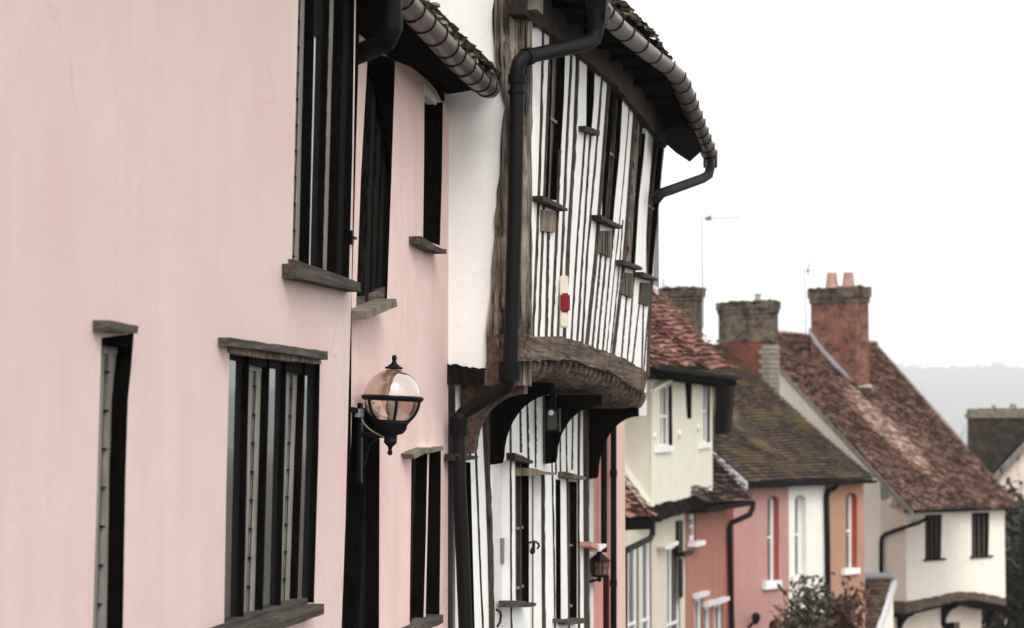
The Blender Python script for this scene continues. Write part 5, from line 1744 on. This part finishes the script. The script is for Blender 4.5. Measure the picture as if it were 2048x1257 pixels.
# little lean-to porch in front of the gable
P9o = at_dist(1758, 1150, 57.0)
PP = thing('porch', 'small porch with a mossy slate lean-to roof and lead ridge beside the gabled house', 'porch', (P9o.x, P9o.y, ground_z(57)))
def d57(x, y, Y=57.0):
    return at_dist(x, y, Y)
m = MB(); tile_slope(m, [d57(1700, 1300, 56.0), d57(1738, 1300, 55.9)], [d57(1716, 1157, 57.6), d57(1784, 1157, 57.6)], .2, .13, .015, .02, .01, .01)
m.build('roof', 'tile_dark', PP)
m = MB(); m.tube([d57(1712, 1153, 57.6), d57(1788, 1153, 57.6)], .10, 8); m.build('ridge_flashing', 'lead', PP)
m = MB()
e0, e1 = d57(1786, 1160, 57.6), d57(1738, 1302, 55.9)
m.rings([[p, p + Vector((.10, 0, .0)), p + Vector((.10, .05, -.16)), p + Vector((0, .05, -.16))] for p in (e0, e1)])
m.build('bargeboard', 'white_lead', PP)
m = MB()
pts = [d57(1784, 1170, 57.65), d57(1786, 1300, 57.65), d57(1740, 1310, 56.0)]
m.rings([pts, [p + Vector((.02, .06, 0)) for p in pts]])
m.build('wall', 'cream_pale', PP)

# ---------------------------------------------------------------- houses beyond
dk = Facade((at_dist(1944, 850, 88).x, 88), (1, .12))
du = dk.p(1944, 900)[0]
zt9 = dk.p(1990, 818)[1]
H9 = thing('soot_dark_chimney', 'broad soot-dark brick chimney stack with a mossy coping, at the right', 'chimney', dk.w(du + 1.5, ground_z(90)))
m = MB(); m.box(dk, du, du + 3.4, ground_z(90), zt9 - .3, -1.4, 0); m.build('stack', 'brick_black', H9)
m = MB(); m.box(dk, du - .08, du + 3.5, zt9 - .36, zt9 - .18, -1.5, .08); m.box(dk, du - .02, du + 3.4, zt9 - .178, zt9, -1.4, .03); m.build('coping', 'mossy_stone', H9)
for k in range(60):
    pass
m = MB()
for k in range(60):
    uu = rnd.uniform(du, du + 3.3); s_ = rnd.uniform(.03, .09)
    m.lathe(dk.w(uu, zt9 - .02, rnd.uniform(-1.3, .03)), [(s_ * 1.4, 0), (s_, s_ * .5), (0, s_ * .7)], 6)
m.build('moss', 'moss', H9)['kind'] = 'stuff'
for x, h, r in ((1991, .16, .09), (2030, .2, .13)):
    m = MB(); q = dk.w(dk.p(x, 815)[0], zt9, -.5); m.lathe(q, [(r, -.02), (r * 1.1, h * .4), (r * .8, h), (r * .6, h), (r * .5, .02)], 10); m.build('chimney_pot', 'aerial', H9)
wg = Facade((at_dist(1988, 950, 79).x, 79), (1, -.07))
H10 = thing('white_gable', 'far white gable end with a grey verge rising out of view at the right edge', 'house', wg.w(3, ground_z(80)))
v0, v1 = wg.p(1984, 958), wg.p(2052, 884)
sl_ = (v1[1] - v0[1]) / (v1[0] - v0[0])
hw = 3.6
mb = MB(); mb.wall(wg, [(v0[0], ground_z(80)), (v0[0], v0[1]), (v0[0] + hw, v0[1] + hw * sl_), (v0[0] + 2 * hw, v0[1]), (v0[0] + 2 * hw, ground_z(80))]); mb.build('wall', 'cream_pink', H10)  # white gable given a duller tone, its shade painted into the wall colour
m = MB(); m.strip(wg, [(v0[0] - .15, v0[1] - .1), (v0[0] + hw, v0[1] + hw * sl_ + .06)], [(v0[0] - .15, v0[1] - .45), (v0[0] + hw, v0[1] + hw * sl_ - .30)], -.02, .25, 8, .01); m.build('verge', 'grey_wood', H10)
m = MB()
a, b, c = wg.w(v0[0] - .15, v0[1], .3), wg.w(v0[0] + hw, v0[1] + hw * sl_ + .15, .3), wg.w(v0[0] + 2 * hw, v0[1], .3)
tile_slope(m, [a, a - wg.n * 7], [b, b - wg.n * 7], .2, .14, .02); tile_slope(m, [c, c - wg.n * 7], [b, b - wg.n * 7], .2, .14, .02)
m.build('roof', 'tile_brown', H10)

# ---------------------------------------------------------------- aerials
def aerial(px, ytop, ybot, Y, boom, lab, r, refl):
    t = at_dist(px, ytop, Y); b = at_dist(px + 3, ybot, Y)
    o = thing('tv_aerial', lab, 'aerial', b, 'roof aerials')
    m = MB(); m.tube([b + Vector((0, 0, -.6)), b, t], r, 6); m.build('mast', 'aerial', o)
    e = at_dist(px + boom, ytop + 4, Y); s = at_dist(px + 3, ytop + 5, Y)
    m = MB(); m.tube([s, e], r * .7, 5); m.build('boom', 'aerial', o)
    m = MB()
    for k in range(11):
        p = s.lerp(e, (k + 1.5) / 12.5); m.tube([p + Vector((-.03, -.12, 0)), p + Vector((.03, .12, 0))], r * .4, 4)
    m.build('director', 'aerial', o)
    m = MB()
    for sg in (1, -1):
        for q in range(3):
            a = s.lerp(e, .10) + Vector((0, (q - 1) * .12, 0)); m.tube([a, a + Vector((-.02 if not refl else .08, 0, sg * refl))], r * .5, 4)
    m.box(Facade((s.x, s.y), (1, 0)), s.lerp(e, .06).x - s.x, s.lerp(e, .2).x - s.x, s.z - .05, s.z + .03, -.05, .05)
    m.build('reflector', 'aerial', o)
aerial(1403, 432, 600, 46.2, 86, 'tall thin aerial mast with a long boom above the grey chimney', .014, .06)
aerial(1608, 537, 628, 63.5, 40, 'short aerial with a cross shaped reflector beside the red brick chimney', .017, .25)

# ---------------------------------------------------------------- planting
def shrub(name, label, c, h, rad, n, leaf, leafm, stemm, stems=7, up=.8, group=None, part='foliage'):
    o = thing(name, label, 'shrub', c, group)
    c = Vector(c)
    st, lf = MB(), MB()
    for k in range(stems):
        a = rnd.uniform(0, 6.283); rr_ = rad * math.sqrt(rnd.random())
        top = c + Vector((math.cos(a) * rr_, math.sin(a) * rr_, h * rnd.uniform(.6, 1.0)))
        base = c + Vector((math.cos(a) * rr_ * .25, math.sin(a) * rr_ * .25, 0))
        mid = base.lerp(top, .5) + Vector((rnd.uniform(-.1, .1), rnd.uniform(-.1, .1), h * .06))
        st.tube([base, mid, top], [.022, .014, .004], 5)
        for j in range(n // stems):
            t = rnd.random() ** .6
            p = (base.lerp(mid, t * 2) if t < .5 else mid.lerp(top, t * 2 - 1)) + Vector((rnd.gauss(0, .10), rnd.gauss(0, .10), rnd.gauss(0, .06))) * (h / 2.5)
            d = Vector((rnd.gauss(0, .6), rnd.gauss(0, .6), up + rnd.gauss(0, .4))).normalized()
            s_ = d.orthogonal().normalized()
            s_ = Matrix.Rotation(rnd.uniform(0, 6.28), 3, d) @ s_
            L_ = leaf * rnd.uniform(.6, 1.3); w_ = L_ * .20
            tip = p + d * L_ - Vector((0, 0, L_ * .15))
            lf.face([p, p + d * L_ * .45 + s_ * w_, tip, p + d * L_ * .45 - s_ * w_])
    st.build('stem', stemm, o)
    lf.build(part, leafm, o)
    return o
def gpos(px, Y):
    q = at_dist(px, 1000, Y)
    return (q.x, q.y, ground_z(Y))
def top_h(py, Y):
    return at_dist(1500, py, Y).z - ground_z(Y)
shrub('shrub', 'tall olive green leafy shrub in front of the off-white cottage', gpos(1612, 47), top_h(1150, 47), .60, 1150, .25, 'leaf_olive', 'twig', 24, .9)
shrub('shrub', 'dark green shrub between the black downpipe and the orange cottage wall', gpos(1655, 47.2), top_h(1185, 47.2), .38, 650, .24, 'leaf_green', 'twig', 9, .8)
shrub('shrub', 'reddish leafed shrub in front of the orange cottage', gpos(1694, 47), top_h(1158, 47), .40, 650, .22, 'leaf_red', 'twig', 9, .8)
shrub('shrub', 'sparse reddish shrub by the arched doorway of the rose cottage', gpos(1566, 47.4), top_h(1168, 47.4), .16, 170, .15, 'leaf_red', 'twig', 5, .9)

def tree(name, label, c, h, rad, m_leaf, nleaf, leaf, depth=4, spread=.55, trunk=.10, group=None, cat='tree'):
    o = thing(name, label, cat, c, group)
    c = Vector(c)
    wd, lf = MB(), MB()
    tips = []
    def grow(p, d, L_, r, lev):
        q = p + d * L_ * .5 + Vector((rnd.gauss(0, .04), rnd.gauss(0, .04), 0)) * L_
        e = q + (d + Vector((rnd.gauss(0, .12), rnd.gauss(0, .12), .08))).normalized() * L_ * .5
        wd.tube([p, q, e], [r, r * .82, r * .6], 5, False)
        tips.append(e); tips.append(q)
        if lev:
            for k in range(rnd.choice((2, 3, 3))):
                nd = (d + Vector((rnd.gauss(0, spread), rnd.gauss(0, spread), rnd.gauss(.12, spread * .5)))).normalized()
                grow(e if rnd.random() < .7 else q, nd, L_ * rnd.uniform(.62, .85), r * .58, lev - 1)
    grow(c, Vector((0, 0, 1)), h * .32, trunk, depth)
    wd.build('trunk', 'twig', o)
    if nleaf:
        for k in range(nleaf):
            p = rnd.choice(tips) + Vector((rnd.gauss(0, 1), rnd.gauss(0, 1), rnd.gauss(0, 1))) * rad
            a = Vector((rnd.gauss(0, 1), rnd.gauss(0, 1), rnd.gauss(0, 1))).normalized() * leaf
            b = Vector((rnd.gauss(0, 1), rnd.gauss(0, 1), rnd.gauss(0, 1))).normalized() * leaf
            lf.face([p - a, p - b * .6, p + a, p + b * .6])
        lf.build('crown', m_leaf, o)
    return o
tree('bare_tree', 'faint bare tree in the mist left of the soot-dark chimney', gpos(1915, 150), top_h(800, 150) * 1.05, 1, 'twig', 0, .1, 6, .26, .10)
tree('bare_tree', 'bare twiggy tree in front of the far white gable', gpos(2026, 74), top_h(925, 74), 1, 'twig', 0, .1, 6, .42, .09)
tree('blossom_tree', 'dark tree dotted with pale blossom beside the cream gabled house', gpos(2036, 71), top_h(1020, 71), .4, 'dead_leaf', 200, .11, 6, .6, .12)
tree('evergreen_tree', 'dark dense evergreen at the right edge behind the cream gabled house', gpos(2040, 73), top_h(985, 73) * .95, .6, 'leaf_dark', 9000, .17, 5, .6, .14)
shrub('shrub', 'low dark shrub at the foot of the cream gabled house corner', gpos(2030, 69), top_h(1060, 69), .75, 2600, .24, 'leaf_dark', 'twig', 14, .4)
q = at_dist(2045, 1000, 66)
LPm = MB(); LPm.tube([(q.x, q.y, ground_z(66)), (q.x, q.y, at_dist(2045, 1046, 66).z)], [.09, .07], 10)
LPm.lathe((q.x, q.y, ground_z(66)), [(.14, 0), (.14, .6), (.10, .7)], 10)
LPm.lathe((q.x, q.y, at_dist(2045, 1046, 66).z), [(.07, 0), (.1, .02), (.1, .06), (.0, .14)], 10)
o_ = LPm.build('iron_post', 'black_iron', None); tag(o_, 'slim black iron post at the right edge in front of dark shrubs', 'post')

# ---------------------------------------------------------------- mist between here and the far ridge
m = MB()
b0, b1 = Vector((-4600, -70, -14)), Vector((4600, 8000, 300))
P_ = lambda x, y, z: Vector((b0.x if x == 0 else b1.x, b0.y if y == 0 else b1.y, b0.z if z == 0 else b1.z))
for f in ((0, 0, 0, 0, 1, 0, 1, 1, 0, 1, 0, 0), (0, 0, 1, 1, 0, 1, 1, 1, 1, 0, 1, 1), (0, 0, 0, 1, 0, 0, 1, 0, 1, 0, 0, 1), (0, 1, 0, 0, 1, 1, 1, 1, 1, 1, 1, 0), (0, 0, 0, 0, 0, 1, 0, 1, 1, 0, 1, 0), (1, 0, 0, 1, 1, 0, 1, 1, 1, 1, 0, 1)):
    m.face([P_(*f[i:i + 3]) for i in (0, 3, 6, 9)])
hm = bpy.data.materials.new('pale_mist'); hm.use_nodes = True
hn = hm.node_tree
for n_ in list(hn.nodes):
    if n_.type == 'BSDF_PRINCIPLED':
        hn.nodes.remove(n_)
ho_ = [n_ for n_ in hn.nodes if n_.type == 'OUTPUT_MATERIAL'][0]
pv = hn.nodes.new('ShaderNodeVolumePrincipled')
pv.inputs['Color'].default_value = (.93, .94, .95, 1)
pv.inputs['Density'].default_value = 0.00023
hn.links.new(pv.outputs[0], ho_.inputs['Volume'])
MT['haze'] = hm
hz = m.build('haze', 'haze', None, merge=True); hz['kind'] = 'stuff'
